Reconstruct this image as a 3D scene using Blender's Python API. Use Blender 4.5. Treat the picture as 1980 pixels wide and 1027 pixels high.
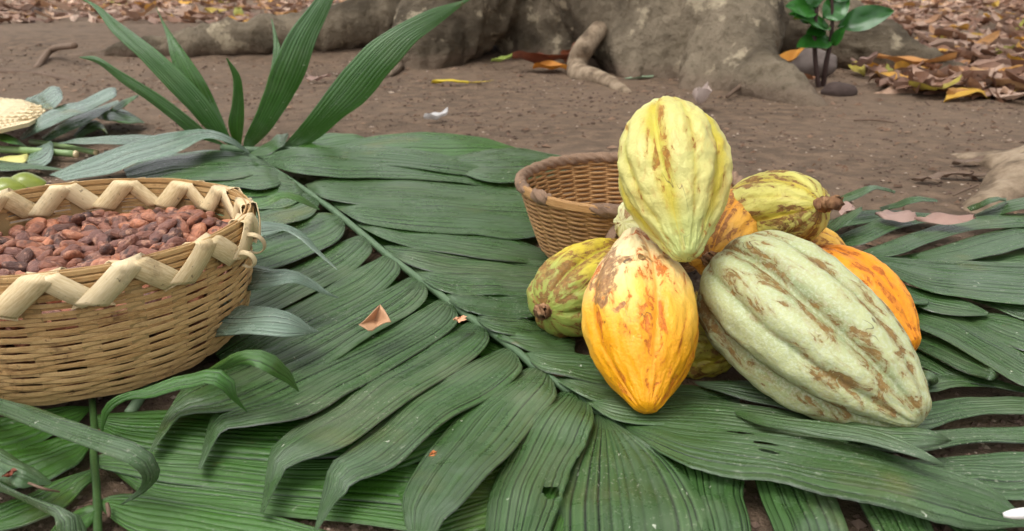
import bpy, bmesh, math, random
import numpy as np
from mathutils import Vector, Matrix, noise
random.seed(7); rng = np.random.default_rng(7)
R = math.radians
SC = bpy.context.scene; COL = SC.collection
for o in list(bpy.data.objects): bpy.data.objects.remove(o)

# ------------------------------------------------------------------ camera
F, H, PITCH = 1554.0, 0.31, R(20)           # focal length in photo pixels, eye height, downward pitch
cd = bpy.data.cameras.new('camera'); cam = bpy.data.objects.new('camera', cd); COL.objects.link(cam)
cam.location = (0, 0, H); cam.rotation_euler = (R(90) - PITCH, 0, 0)
cd.sensor_width = 36; cd.lens = 36 * F / 1980; cd.clip_start = .02; cd.clip_end = 900
cd.dof.use_dof = True; cd.dof.focus_distance = .64; cd.dof.aperture_fstop = 13
SC.camera = cam
# ------------------------------------------------------------------ light
SUN_EL, SUN_AZ = 72, 240
w = bpy.data.worlds.new('World'); SC.world = w; w.use_nodes = True
nt = w.node_tree; bg = nt.nodes['Background']
sky = nt.nodes.new('ShaderNodeTexSky'); sky.sky_type = 'NISHITA'; sky.sun_disc = False
sky.sun_elevation = R(SUN_EL); sky.sun_rotation = R(SUN_AZ); sky.dust_density = 6; sky.air_density = 1.0; sky.ozone_density = .6
hs = nt.nodes.new('ShaderNodeHueSaturation'); hs.inputs['Saturation'].default_value = .10
nt.links.new(sky.outputs[0], hs.inputs['Color']); nt.links.new(hs.outputs[0], bg.inputs[0])
bg.inputs[1].default_value = .125
sd = bpy.data.lights.new('sun', 'SUN'); sun = bpy.data.objects.new('sun', sd); COL.objects.link(sun)
sd.energy = 1.0; sd.angle = R(32); sd.color = (1, .965, .91)
sun.rotation_euler = (R(90 - SUN_EL), 0, R(180 - SUN_AZ)); sun.location = (0, 0, 5)
SC.view_settings.view_transform = 'Standard'; SC.view_settings.look = 'None'
SC.view_settings.exposure = 1.45; SC.view_settings.gamma = 1

# ------------------------------------------------------------------ pixel -> place
CP, SP = math.cos(PITCH), math.sin(PITCH)
def ray(px, py):
    a = (px - 990) / F; b = (513.5 - py) / F
    return Vector((a, CP + b * SP, -SP + b * CP))
def atz(px, py, h=0.0):
    d = ray(px, py); return Vector((0, 0, H)) + d * ((h - H) / d.z)
def aty(px, py, Y):
    d = ray(px, py); return Vector((0, 0, H)) + d * (Y / d.y)
def lin(r, g, b):
    f = lambda c: (c / 255 / 12.92) if c <= 10 else ((c / 255 + .055) / 1.055) ** 2.4
    return (f(r), f(g), f(b), 1)

# ------------------------------------------------------------------ object helpers
def link(name, me, mat=None, parent=None, smooth=True):
    o = bpy.data.objects.new(name, me); COL.objects.link(o)
    if mat and not me.materials: me.materials.append(mat)
    if parent: o.parent = parent
    if smooth and len(me.polygons): me.polygons.foreach_set('use_smooth', [True] * len(me.polygons))
    return o
def mesh(name, v, f):
    me = bpy.data.meshes.new(name); me.from_pydata([tuple(p) for p in v], [], [tuple(q) for q in f]); me.update(); return me
def tag(o, label=None, cat=None, group=None, kind=None):
    if label: o['label'] = label
    if cat: o['category'] = cat
    if group: o['group'] = group
    if kind: o['kind'] = kind
    return o
def empty(name, loc, label, cat, group=None):
    o = bpy.data.objects.new(name, None); COL.objects.link(o); o.location = loc; o.empty_display_size = .02
    return tag(o, label, cat, group)
def catmull(P, n):
    P = np.asarray(P, float); k = len(P)
    d = np.r_[0, np.cumsum(np.linalg.norm(np.diff(P[:, :3], axis=0), axis=1) + 1e-6)]
    t = np.linspace(0, d[-1], n); out = np.zeros((n, P.shape[1]))
    m = np.zeros_like(P)
    m[1:-1] = (P[2:] - P[:-2]) / (d[2:] - d[:-2])[:, None]
    m[0] = (P[1] - P[0]) / (d[1] - d[0]); m[-1] = (P[-1] - P[-2]) / (d[-1] - d[-2])
    i = np.clip(np.searchsorted(d, t, 'right') - 1, 0, k - 2)
    h = d[i + 1] - d[i]; s = ((t - d[i]) / h)[:, None]; h = h[:, None]
    return ((2*s**3-3*s**2+1)*P[i] + (s**3-2*s**2+s)*h*m[i] + (-2*s**3+3*s**2)*P[i+1] + (s**3-s**2)*h*m[i+1])
def tube_data(P, rad, seg=8, n=None, cap=True, ell=1.0):
    """round tube along points P with radii; returns verts, faces"""
    P = np.asarray([tuple(p) for p in P], float); rad = np.asarray(rad, float) * np.ones(len(P))
    if n: q = catmull(np.c_[P, rad], n); P, rad = q[:, :3], q[:, 3]
    T = np.gradient(P, axis=0); T /= np.linalg.norm(T, axis=1)[:, None] + 1e-12
    ref = np.array([0, 0, 1.]) if abs(T[0][2]) < .9 else np.array([0, 1., 0])
    V = []; Fc = []; u = np.cross(T[0], ref); u /= np.linalg.norm(u)
    for i in range(len(P)):
        u = u - T[i] * np.dot(u, T[i]); u /= np.linalg.norm(u); v = np.cross(T[i], u)
        for s in range(seg):
            a = 2 * math.pi * s / seg
            V.append(P[i] + rad[i] * (math.cos(a) * u + ell * math.sin(a) * v))
    for i in range(len(P) - 1):
        for s in range(seg):
            s2 = (s + 1) % seg
            Fc.append((i*seg+s, i*seg+s2, (i+1)*seg+s2, (i+1)*seg+s))
    if cap:
        Fc.append(tuple(range(seg - 1, -1, -1))); b = (len(P) - 1) * seg; Fc.append(tuple(b + s for s in range(seg)))
    return V, Fc
def tube(name, P, rad, mat, parent=None, **k):
    V, Fc = tube_data(P, rad, **k)
    if parent: V = [np.asarray(v) - np.asarray(parent.location) for v in V]
    return link(name, mesh(name, V, Fc), mat, parent)

# ------------------------------------------------------------------ node helpers
class N:
    def __init__(s, name):
        s.m = bpy.data.materials.new(name); s.m.use_nodes = True; s.t = s.m.node_tree
        s.b = s.t.nodes['Principled BSDF']; s.out = s.t.nodes['Material Output']
    def n(s, typ, **k):
        x = s.t.nodes.new('ShaderNode' + typ)
        for a, b in k.items(): setattr(x, a, b)
        return x
    def set(s, x, **k):
        for a, b in k.items(): s.put(x.inputs[a.replace('_', ' ')], b)
    def put(s, sock, v):
        if hasattr(v, 'is_linked') or isinstance(v, bpy.types.NodeSocket): s.t.links.new(v, sock)
        else: sock.default_value = v
    def attr(s, name): return s.n('Attribute', attribute_name=name).outputs['Fac']
    def rnd(s): return s.n('ObjectInfo').outputs['Random']
    def obj(s): return s.n('TexCoord').outputs['Object']
    def uv(s): return s.n('TexCoord').outputs['UV']
    def mapv(s, vec, scale=(1, 1, 1), loc=(0, 0, 0)):
        x = s.n('Mapping'); s.put(x.inputs['Vector'], vec); s.put(x.inputs['Scale'], scale); s.put(x.inputs['Location'], loc); return x.outputs[0]
    def noise(s, vec, scale=5, detail=4, rough=.55, dist=0):
        x = s.n('TexNoise'); s.put(x.inputs['Vector'], vec); s.put(x.inputs['Scale'], scale); s.put(x.inputs['Detail'], detail)
        s.put(x.inputs['Roughness'], rough); s.put(x.inputs['Distortion'], dist); return x.outputs['Fac']
    def vor(s, vec, scale=5, feature='F1', out='Distance'):
        x = s.n('TexVoronoi', feature=feature); s.put(x.inputs['Vector'], vec); s.put(x.inputs['Scale'], scale); return x.outputs[out]
    def math(s, op, a, b=0.0, c=None):
        x = s.n('Math', operation=op); s.put(x.inputs[0], a); s.put(x.inputs[1], b)
        if c is not None: s.put(x.inputs[2], c)
        return x.outputs[0]
    def step(s, v, lo, hi, a=0.0, b=1.0):
        x = s.n('MapRange', interpolation_type='SMOOTHSTEP'); s.put(x.inputs[0], v); s.put(x.inputs[1], lo); s.put(x.inputs[2], hi); s.put(x.inputs[3], a); s.put(x.inputs[4], b); return x.outputs[0]
    def mix(s, f, a, b, mode='MIX'):
        x = s.n('Mix', data_type='RGBA', blend_type=mode); s.put(x.inputs[0], f); s.put(x.inputs[6], a); s.put(x.inputs[7], b); return x.outputs[2]
    def ramp(s, f, stops):
        x = s.n('ValToRGB'); s.put(x.inputs[0], f); e = x.color_ramp.elements
        while len(e) < len(stops): e.new(.5)
        for i, (p, c) in enumerate(stops): e[i].position = p; e[i].color = c
        return x.outputs[0]
    def vmath(s, op, a, b):
        x = s.n('VectorMath', operation=op); s.put(x.inputs[0], a); s.put(x.inputs[1], b); return x.outputs[0]
    def comb(s, x_, y_, z_):
        x = s.n('CombineXYZ'); s.put(x.inputs[0], x_); s.put(x.inputs[1], y_); s.put(x.inputs[2], z_); return x.outputs[0]
    def sep(s, v):
        x = s.n('SeparateXYZ'); s.put(x.inputs[0], v); return x.outputs
    def bump(s, h, dist=.001, strength=1.0, prev=None):
        x = s.n('Bump'); s.put(x.inputs['Height'], h); s.put(x.inputs['Distance'], dist); s.put(x.inputs['Strength'], strength)
        if prev: s.put(x.inputs['Normal'], prev)
        return x.outputs[0]
    def fin(s, col, rough=.6, spec=.4, nrm=None, **k):
        s.put(s.b.inputs['Base Color'], col); s.put(s.b.inputs['Roughness'], rough); s.put(s.b.inputs['Specular IOR Level'], spec)
        if nrm: s.put(s.b.inputs['Normal'], nrm)
        for a, v in k.items(): s.put(s.b.inputs[a.replace('_', ' ')], v)
        return s.m
    def translucent(s, col, f):
        t = s.n('BsdfTranslucent'); s.put(t.inputs[0], col); m = s.n('MixShader'); s.put(m.inputs[0], f)
        s.t.links.new(s.b.outputs[0], m.inputs[1]); s.t.links.new(t.outputs[0], m.inputs[2]); s.t.links.new(m.outputs[0], s.out.inputs[0])

# ------------------------------------------------------------------ materials
def mat_soil():
    m = N('soil'); p = m.obj()
    a = m.noise(p, 1.3, 5); b = m.noise(p, 22, 6, .65); c = m.noise(p, 160, 4, .7)
    col = m.mix(m.step(a, .3, .7), lin(84, 70, 57), lin(109, 92, 77))
    col = m.mix(m.step(b, .35, .75), col, lin(126, 104, 85))
    col = m.mix(m.step(c, .52, .75, 0, .6), col, lin(82, 65, 55))
    fl = m.step(m.vor(p, 75), .06, .13, 1, 0); pk = m.step(m.noise(p, 9, 3), .52, .66)
    col = m.mix(m.math('MULTIPLY', fl, pk), col, lin(168, 146, 126))
    n1 = m.bump(b, .010, .9); n2 = m.bump(c, .0035, 1.0, n1)
    return m.fin(col, .92, .2, n2)
def mat_crumb():
    m = N('soil_crumb'); r = m.attr('rnd'); n = m.noise(m.obj(), 60, 3)
    col = m.ramp(r, [(0, lin(72, 56, 47)), (.55, lin(112, 92, 80)), (.85, lin(135, 115, 100)), (1, lin(178, 160, 142))])
    return m.fin(m.mix(m.step(n, .4, .7, 0, .4), col, lin(70, 55, 46)), .9, .2)
def mat_leaf(name, c1, c2, cv, dust=.5, rough=.40, under=None, trans=.12, lines=1.0):
    m = N(name); uv = m.uv(); ux = m.sep(uv); r = m.rnd(); p = m.obj()
    r2 = m.math('FRACT', m.math('MULTIPLY', r, 7.31)); r3 = m.math('FRACT', m.math('MULTIPLY', r, 23.7))
    col = m.mix(m.step(m.noise(p, 9, 5, .6), .3, .7), c1, c2)
    col = m.mix(m.math('MULTIPLY', r2, .6), col, cv)
    fold = m.noise(m.comb(m.math('FLOOR', ux[0]), m.math('MULTIPLY', r, 50.), m.math('MULTIPLY', ux[1], .03)), 3.1, 1)   # each fold has its own shade
    col = m.mix(m.step(fold, .25, .75, 0, .6 * lines), col, (c2[0]*1.4, c2[1]*1.4, c2[2]*1.4, 1))
    fine = m.noise(m.mapv(uv, (2.4, .045, 1)), 11, 4, .7)                 # long fibres along the blade
    col = m.mix(m.step(fine, .46, .68, 0, .38 * lines), col, (c2[0]*1.5, c2[1]*1.4, c2[2]*1.5, 1))
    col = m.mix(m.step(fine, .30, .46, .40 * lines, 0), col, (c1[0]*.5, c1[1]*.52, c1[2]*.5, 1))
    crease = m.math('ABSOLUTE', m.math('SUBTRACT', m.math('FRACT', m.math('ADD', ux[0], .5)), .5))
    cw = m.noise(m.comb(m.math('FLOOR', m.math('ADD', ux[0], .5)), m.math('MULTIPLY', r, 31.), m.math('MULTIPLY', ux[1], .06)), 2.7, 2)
    col = m.mix(m.math('MULTIPLY', m.step(crease, .03, .15, .9 * lines, 0), m.step(cw, .38, .60, .15, 1)), col, (c1[0]*.12, c1[1]*.14, c1[2]*.13, 1))  # pleat shading put into the colour: creases darkened
    col = m.mix(m.math('MULTIPLY', m.step(m.math('ABSOLUTE', m.math('SUBTRACT', crease, .26)), .0, .10, .45 * lines, 0), m.step(cw, .4, .6)), col, (c2[0]*2.3, c2[1]*1.8, c2[2]*2.1, 1))  # light line painted beside each crease for fold contrast
    dn = m.noise(p, 18, 7, .68); dmask = m.math('MULTIPLY', m.step(dn, .42, .72, 0, .62 * dust), m.step(r3, .1, .9, .4, 1.0))
    col = m.mix(dmask, col, m.mix(m.step(m.noise(p, 5, 2), .4, .6), lin(126, 128, 104), lin(120, 130, 120)))
    d2 = m.math('MULTIPLY', m.step(m.noise(p, 420, 2, .6), .60, .70), m.step(m.noise(p, 11, 3), .44, .64))
    col = m.mix(m.math('MULTIPLY', d2, .7 * dust), col, lin(176, 178, 158))
    sc = m.step(m.vor(m.vmath('ADD', p, m.mapv(m.comb(m.noise(p, 90, 2), m.noise(p, 80, 2), 0), (.02, .02, .02))), 105), .07, .12, 1, 0)
    sc = m.math('MULTIPLY', sc, m.step(m.noise(p, 26, 3), .52, .62))
    col = m.mix(m.math('MULTIPLY', sc, 1.3 * dust), col, lin(205, 208, 188))
    yel = m.step(m.noise(p, 5.3, 4, .6), .62, .74, 0, .45); col = m.mix(yel, col, lin(116, 112, 52))
    brn = m.step(m.noise(p, 14, 5, .7), .68, .74, 0, .6); col = m.mix(brn, col, lin(96, 78, 46))
    geo = m.n('NewGeometry')
    if under: col = m.mix(m.math('MULTIPLY', geo.outputs['Backfacing'], .8), col, under)
    bh = m.math('ADD', m.math('MULTIPLY', fine, .7), m.math('MULTIPLY', dn, .5))
    rg = m.step(dn, .38, .72, rough, rough + .15)
    m.fin(col, rg, .65, m.bump(bh, .0009, .6))
    m.translucent(m.mix(.5, col, lin(96, 150, 30)), trans)
    return m.m
def mat_plain(name, cols, scale=40, rough=.7, spec=.3, bump=.0006, stretch=(1, 1, 1), trans=0, rmix=.6):
    m = N(name); p = m.obj(); n = m.noise(m.mapv(p, stretch), scale, 5, .62); r = m.rnd()
    f = m.math('ADD', m.math('MULTIPLY', m.step(n, .28, .72), 1 - rmix), m.math('MULTIPLY', r, rmix))
    k = len(cols); col = m.ramp(f, [(i / (k - 1), c) for i, c in enumerate(cols)])
    m.fin(col, rough, spec, m.bump(m.noise(m.mapv(p, stretch), scale * 3, 4), bump, .8))
    if trans: m.translucent(col, trans)
    return m.m
def mat_strip(name, cols, dirt, dark=.35, rough=.5):
    """split cane or palm strip: streaks run with the strip (UV x), dirt blotches and darker nodes"""
    m = N(name); uv = m.uv(); p = m.obj(); r = m.rnd()
    st = m.noise(m.mapv(m.vmath('ADD', uv, m.comb(m.math('MULTIPLY', r, 37.), m.math('MULTIPLY', r, 11.), 0)), (14, 1.6, 1)), 3.0, 5, .65)
    k = len(cols); f = m.math('ADD', m.math('MULTIPLY', m.step(st, .25, .75), .65), m.math('MULTIPLY', r, .35))
    col = m.ramp(f, [(i / (k - 1), c) for i, c in enumerate(cols)])
    d = m.step(m.noise(p, 38, 6, .7), .53, .72, 0, dark); col = m.mix(d, col, dirt)
    d2 = m.step(m.noise(p, 170, 3, .6), .64, .72, 0, .6); col = m.mix(d2, col, (dirt[0]*.6, dirt[1]*.55, dirt[2]*.5, 1))
    return m.fin(col, rough, .35, m.bump(st, .0006, .6))
def mat_pod(name, c1, c2, ridge_c, scar, scar_amt=.5, scar2=None, end_c=None, end=(.75, 1), furrow=None, rough=.42, extra=None, wax=None, waxamt=.0, scl=1.0, start_c=None, start=(.2, .45)):
    m = N(name); p = m.obj(); rd = m.attr('ridge'); u = m.attr('pu'); lng0 = m.mapv(p, (1, 1, .3))
    col = m.mix(m.step(m.noise(p, 14 * scl, 4), .32, .68), c1, c2)
    col = m.mix(m.step(rd, .45, .95, 0, .65), col, ridge_c)
    if end_c: col = m.mix(m.step(m.math('ADD', u, m.math('MULTIPLY', m.math('SUBTRACT', m.noise(p, 20, 4), .5), .25)), *end), col, end_c)
    if start_c: col = m.mix(m.step(m.math('ADD', u, m.math('MULTIPLY', m.math('SUBTRACT', m.noise(lng0, 34, 5), .5), .5)), start[0], start[1], 1, 0), col, start_c)
    if furrow: col = m.mix(m.step(rd, .0, .35, .6, 0), col, furrow)
    if wax: col = m.mix(m.step(m.noise(p, 420, 3, .7), .46, .60, 0, waxamt), col, wax)
    lng = m.mapv(p, (1, 1, .36))
    a = m.noise(lng, 92 * scl, 8, .68, .7); a = m.math('ADD', a, m.math('MULTIPLY', m.math('SUBTRACT', m.noise(p, 16, 2), .5), .34))
    band = m.math('MULTIPLY', m.step(rd, .10, .35), m.step(rd, .62, .98, 1, .35)); a = m.math('ADD', a, m.math('MULTIPLY', band, .13))
    th = .745 - .20 * scar_amt
    s1 = m.math('MULTIPLY', m.step(a, th, th + .03), m.step(m.noise(p, 150, 5, .7), .36, .52, .25, 1)); inner = m.noise(p, 260, 3)
    col = m.mix(m.math('MULTIPLY', s1, .88), col, m.mix(m.step(inner, .35, .65), scar, scar2 or (scar[0]*.55, scar[1]*.5, scar[2]*.5, 1)))
    halo = m.step(a, th - .10, th, 0, .30); col = m.mix(halo, col, (scar[0]*1.2, scar[1]*1.15, scar[2], 1))
    cr = m.step(m.math('ABSOLUTE', m.math('SUBTRACT', m.noise(m.mapv(p, (1, 1, .22)), 30, 3, .5, .4), .5)), .0, .004, 1, 0)
    cr = m.math('MULTIPLY', cr, m.step(m.noise(p, 24, 2), .55, .62)); col = m.mix(m.math('MULTIPLY', cr, .75), col, lin(70, 45, 30))
    dk = m.step(m.vor(p, 65), .05, .085, 1, 0); dk = m.math('MULTIPLY', dk, m.step(m.noise(p, 15, 2), .58, .64)); col = m.mix(m.math('MULTIPLY', dk, .8), col, lin(60, 42, 34))
    for (cx, cy, cz, rr, cc, wob) in (extra or []):
        nv = m.n('TexNoise'); m.put(nv.inputs['Vector'], p); m.put(nv.inputs['Scale'], 55); m.put(nv.inputs['Detail'], 5)
        wv = m.vmath('SCALE', m.vmath('SUBTRACT', nv.outputs['Color'], (.5, .5, .5)), (0, 0, 0)); wv.node.inputs['Scale'].default_value = wob
        dist = m.n('VectorMath', operation='LENGTH'); m.put(dist.inputs[0], m.vmath('MULTIPLY', m.vmath('SUBTRACT', m.vmath('ADD', p, wv), (cx, cy, cz)), (1, 1, .72)))
        f = m.math('MULTIPLY', m.step(dist.outputs['Value'], rr * .86, rr, .92, 0), m.step(m.noise(p, 130, 5, .7), .36, .5, .3, 1))
        col = m.mix(f, col, m.mix(m.step(inner, .35, .7), cc, (cc[0]*.55, cc[1]*.5, cc[2]*.5, 1)))
    h = m.math('ADD', m.math('MULTIPLY', m.noise(p, 120, 5, .6), .5), m.math('MULTIPLY', m.noise(p, 520, 3), .25))
    h = m.math('SUBTRACT', h, m.math('MULTIPLY', s1, .12))
    rg = m.math('ADD', rough, m.math('MULTIPLY', s1, .25))
    return m.fin(col, rg, .42, m.bump(h, .0028, .7), Subsurface_Weight=.0)
def mat_bark():
    m = N('bark'); p = m.obj(); a = m.noise(p, 4, 5); b = m.noise(p, 24, 6, .7); c = m.noise(p, 95, 4, .7)
    col = m.mix(m.step(a, .35, .65), lin(84, 74, 60), lin(140, 126, 106))
    col = m.mix(m.step(b, .5, .7, 0, .7), col, lin(92, 80, 62))
    col = m.mix(m.step(m.noise(p, 9, 4, .6), .58, .66, 0, .7), col, lin(194, 178, 150))
    col = m.mix(m.step(c, .55, .7, 0, .5), col, lin(68, 58, 46))
    h = m.sep(p)[2]; col = m.mix(m.step(m.math('ADD', h, m.math('MULTIPLY', b, .08)), .06, .10, .55, 0), col, lin(126, 106, 90))
    return m.fin(col, .88, .2, m.bump(c, .008, .9, m.bump(b, .03, .9)))
def mat_litter(name, attr=False):
    m = N(name); p = m.obj(); r = m.attr('rnd') if attr else m.rnd()
    col = m.ramp(r, [(0, lin(98, 70, 54)), (.18, lin(140, 102, 80)), (.4, lin(170, 138, 118)), (.58, lin(122, 92, 78)), (.74, lin(196, 168, 148)), (.9, lin(166, 120, 80)), (.96, lin(210, 156, 60)), (1, lin(146, 146, 66))])
    n = m.noise(p, 22, 5, .65); col = m.mix(m.step(n, .48, .78, 0, .5), col, lin(84, 58, 44))
    m.fin(col, .62, .35, m.bump(m.noise(p, 50, 4), .004, .6)); m.translucent(col, .15); return m.m
def mat_bean():
    m = N('cacao_bean'); p = m.obj(); r = m.rnd(); off = m.comb(m.math('MULTIPLY', r, 9.), m.math('MULTIPLY', r, 5.), r); q = m.vmath('ADD', p, off)
    col = m.ramp(r, [(0, lin(84, 60, 54)), (.25, lin(146, 94, 72)), (.5, lin(120, 82, 72)), (.75, lin(172, 110, 80)), (1, lin(192, 126, 94))])
    n = m.noise(q, 130, 5, .65); col = m.mix(m.step(n, .42, .68, 0, .6), col, lin(88, 56, 50))
    col = m.mix(m.step(m.noise(q, 60, 3), .58, .68, 0, .8), col, lin(52, 40, 40))
    col = m.mix(m.step(m.noise(q, 160, 4), .54, .70, 0, .6), col, lin(200, 150, 122))
    return m.fin(col, .5, .4, m.bump(m.noise(m.mapv(q, (1, 2.2, 2.2)), 260, 4), .0022, .9))
M = {}
M['soil'] = mat_soil(); M['crumb'] = mat_crumb(); M['bark'] = mat_bark(); M['bark_pale'] = mat_plain('bark_pale', [lin(86, 72, 58), lin(132, 114, 94), lin(158, 140, 118)], 24, .85, .2, .004, rmix=0.)
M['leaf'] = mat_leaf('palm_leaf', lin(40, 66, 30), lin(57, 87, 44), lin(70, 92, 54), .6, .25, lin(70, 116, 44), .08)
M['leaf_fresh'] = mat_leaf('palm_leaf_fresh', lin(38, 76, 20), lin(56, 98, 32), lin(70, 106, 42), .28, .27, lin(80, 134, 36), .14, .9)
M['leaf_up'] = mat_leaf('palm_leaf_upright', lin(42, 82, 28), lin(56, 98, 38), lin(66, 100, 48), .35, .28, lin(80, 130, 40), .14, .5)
M['leaf_pale'] = mat_leaf('palm_leaf_pale_sheen', lin(70, 96, 72), lin(106, 126, 110), lin(88, 112, 94), .6, .22, lin(96, 136, 60), .10)  # white sky sheen put into the paler leaf colour
M['rachis'] = mat_plain('rachis_green', [lin(62, 86, 58), lin(88, 110, 80), lin(112, 130, 100)], 60, .5, .4, .0006, (1, 1, 1))
M['rachis_dark'] = mat_plain('rachis_dark', [lin(40, 66, 30), lin(64, 92, 44)], 60, .45, .4, .0006)
M['stem_cut'] = mat_plain('cut_stem', [lin(112, 140, 84), lin(150, 168, 120)], 30, .4, .45, .0004)
M['strip'] = mat_strip('palm_strip', [lin(112, 76, 42), lin(178, 138, 86), lin(204, 170, 118), lin(158, 118, 70)], lin(84, 50, 26), .75)
M['band'] = mat_strip('rim_band', [lin(186, 158, 112), lin(214, 192, 150), lin(226, 206, 168)], lin(84, 58, 40), .4, .42)
M['stake'] = mat_strip('stake_strip', [lin(142, 112, 72), lin(178, 150, 104)], lin(96, 68, 42), .5)
M['wick'] = mat_strip('wicker', [lin(112, 80, 48), lin(162, 120, 74), lin(188, 148, 98)], lin(60, 38, 24), .5)
M['fibre'] = mat_strip('bark_fibre', [lin(84, 62, 48), lin(122, 96, 76), lin(156, 128, 104)], lin(50, 36, 28), .6, .75)
M['bean'] = mat_bean()
M['litter'] = mat_litter('litter_leaf'); M['litter_mass'] = mat_litter('litter_leaf_mass', True)
M['stone'] = mat_plain('stone', [lin(96, 84, 78), lin(126, 114, 108)], 20, .8, .3, .002)
M['stone_dark'] = mat_plain('stone_dark', [lin(58, 46, 42), lin(80, 66, 60)], 20, .85, .3, .003)
M['twig'] = mat_plain('twig', [lin(88, 70, 58), lin(128, 106, 88)], 50, .8, .25, .001)
M['seed_leaf'] = mat_plain('seedling_leaf', [lin(26, 74, 20), lin(44, 100, 32), lin(56, 112, 42)], 20, .32, .5, .0004, trans=.12)
M['seed_stem'] = mat_plain('seedling_stem', [lin(62, 46, 42), lin(84, 64, 58)], 50, .7, .3, .001)
M['fruit'] = mat_plain('green_fruit', [lin(104, 118, 34), lin(132, 140, 56)], 14, .28, .5, .0004)
M['straw'] = mat_strip('straw', [lin(196, 170, 128), lin(224, 204, 164), lin(236, 220, 188)], lin(160, 128, 84), .3, .6)
M['white'] = mat_plain('white_scrap', [lin(214, 210, 204), lin(240, 238, 234)], 30, .5, .4, .0004)
M['stalk'] = mat_plain('pod_stalk', [lin(88, 58, 42), lin(134, 98, 70), lin(168, 132, 98)], 90, .85, .2, .0016, rmix=.2)

# ================================================================== SETTING
def gz(x, y):
    far = min(1, max(0, (y - 1.7) / .8))
    z = .010 * far * noise.noise((x * 1.1, y * 1.1, 0)) * 2 + .0022 * noise.noise((x * 9, y * 9, 3)) + .0012 * noise.noise((x * 40, y * 40, 5)) + far * (.006 * noise.noise((x * 13, y * 13, 7)) + .003 * noise.noise((x * 30, y * 30, 2)))
    if x < .3: z += .05 * min(1, max(0, (y - 3.0) / .5)) * min(1, (.3 - x) / .6)
    return z + .006 * max(0, y - 6) * .3
def axis(lo, hi, step, ext, k):
    a = list(np.arange(lo, hi, step)); s = step; x = a[-1]
    b = []
    while x < ext: s *= k; x += s; b.append(x)
    s = step; x = lo; c = []
    while x > -ext: s *= k; x -= s; c.append(x)
    return np.array(c[::-1] + a + b)
def axis_y():
    out = []; y = -.5
    while y < .3: out.append(y); y += .05
    while y < 500: out.append(y); y += max(.007, .007 * (y / .9) ** 1.35 if y < 8 else .13 * (y / 8) ** 1.6)
    return np.array(out)
gx = axis(-.95, 1.15, .009, 420, 1.10); gy = axis_y()
V = []; 
for y in gy:
    for x in gx: V.append((x, y, gz(x, y)))
nx = len(gx); Fc = [(j*nx+i, j*nx+i+1, (j+1)*nx+i+1, (j+1)*nx+i) for j in range(len(gy)-1) for i in range(nx-1)]
tag(link('ground', mesh('ground', V, Fc), M['soil']), 'bare brown trodden earth', None, None, 'structure')

# loose crumbs and grit on the earth (one mass)
def blob_mass(name, pts, mat, label, cat):
    V = []; Fc = []; rv = []
    base = [(1,0,0),(-1,0,0),(0,1,0),(0,-1,0),(0,0,.8),(0,0,-.8)]; bf = [(0,2,4),(2,1,4),(1,3,4),(3,0,4),(2,0,5),(1,2,5),(3,1,5),(0,3,5)]
    for (x, y, z, s) in pts:
        k = len(V); a = random.random() * 6.3; e = random.uniform(.6, 1.5); rr = random.random() ** 1.3
        for b in base:
            q = Vector(b) * s * random.uniform(.7, 1.25); q.x *= e; q = Matrix.Rotation(a, 3, 'Z') @ q
            V.append((x + q.x, y + q.y, z + q.z * .7)); rv.append(rr)
        Fc += [tuple(k + i for i in f) for f in bf]
    me = mesh(name, V, Fc); at = me.attributes.new('rnd', 'FLOAT', 'POINT'); at.data.foreach_set('value', rv)
    return tag(link(name, me, mat, None, False), label, cat, None, 'stuff')
pts = []
for i in range(26000):
    t = random.random(); y = .38 + 3.0 * t ** 1.5; x = random.uniform(-.72, .72) * (y + .15)
    if noise.noise((x * 4, y * 4, 8)) < random.uniform(-.5, .35): continue
    s = random.uniform(.0008, .0027) * (1 + .35 * y) * (2.0 if random.random() < .03 else 1)
    pts.append((x, y, gz(x, y) + s * .2, s))
blob_mass('soil_crumbs', pts, M['crumb'], 'loose soil crumbs and grit strewn over the bare earth', 'grit')

V = []; Fc = []; rv = []
for i in range(900):
    y = .9 + 2.6 * random.random() ** 1.2; x = random.uniform(-.72, .72) * (y + .1); L = random.uniform(.002, .0085) * (1 + .25 * y); w_ = L * random.uniform(.12, .6); a = random.random() * 6.28
    k = len(V); z = gz(x, y) + .0015; c_, s_ = math.cos(a), math.sin(a); rr = random.random()
    for (u, v, h) in ((-L, 0, 0), (-L * .3, w_, .002), (L * .6, w_ * .8, .001), (L, 0, .002), (L * .3, -w_, .0015), (-L * .5, -w_ * .9, 0), (0, 0, .004)):
        V.append((x + u * c_ - v * s_, y + u * s_ + v * c_, z + h * random.uniform(.5, 1.6))); rv.append(rr)
    Fc += [(k + 6, k + q, k + (q + 1) % 6) for q in range(6)]
me = mesh('leaf_bits', V, Fc); at = me.attributes.new('rnd', 'FLOAT', 'POINT'); at.data.foreach_set('value', rv)
tag(link('leaf_bits', me, mat_plain('leaf_bits', [lin(84, 64, 50), lin(120, 94, 76), lin(150, 122, 100)], 14, .8, .2, .001, rmix=.0), None, False), 'small dry leaf bits and chips scattered on the bare earth', 'leaf bits', None, 'stuff')

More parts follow.
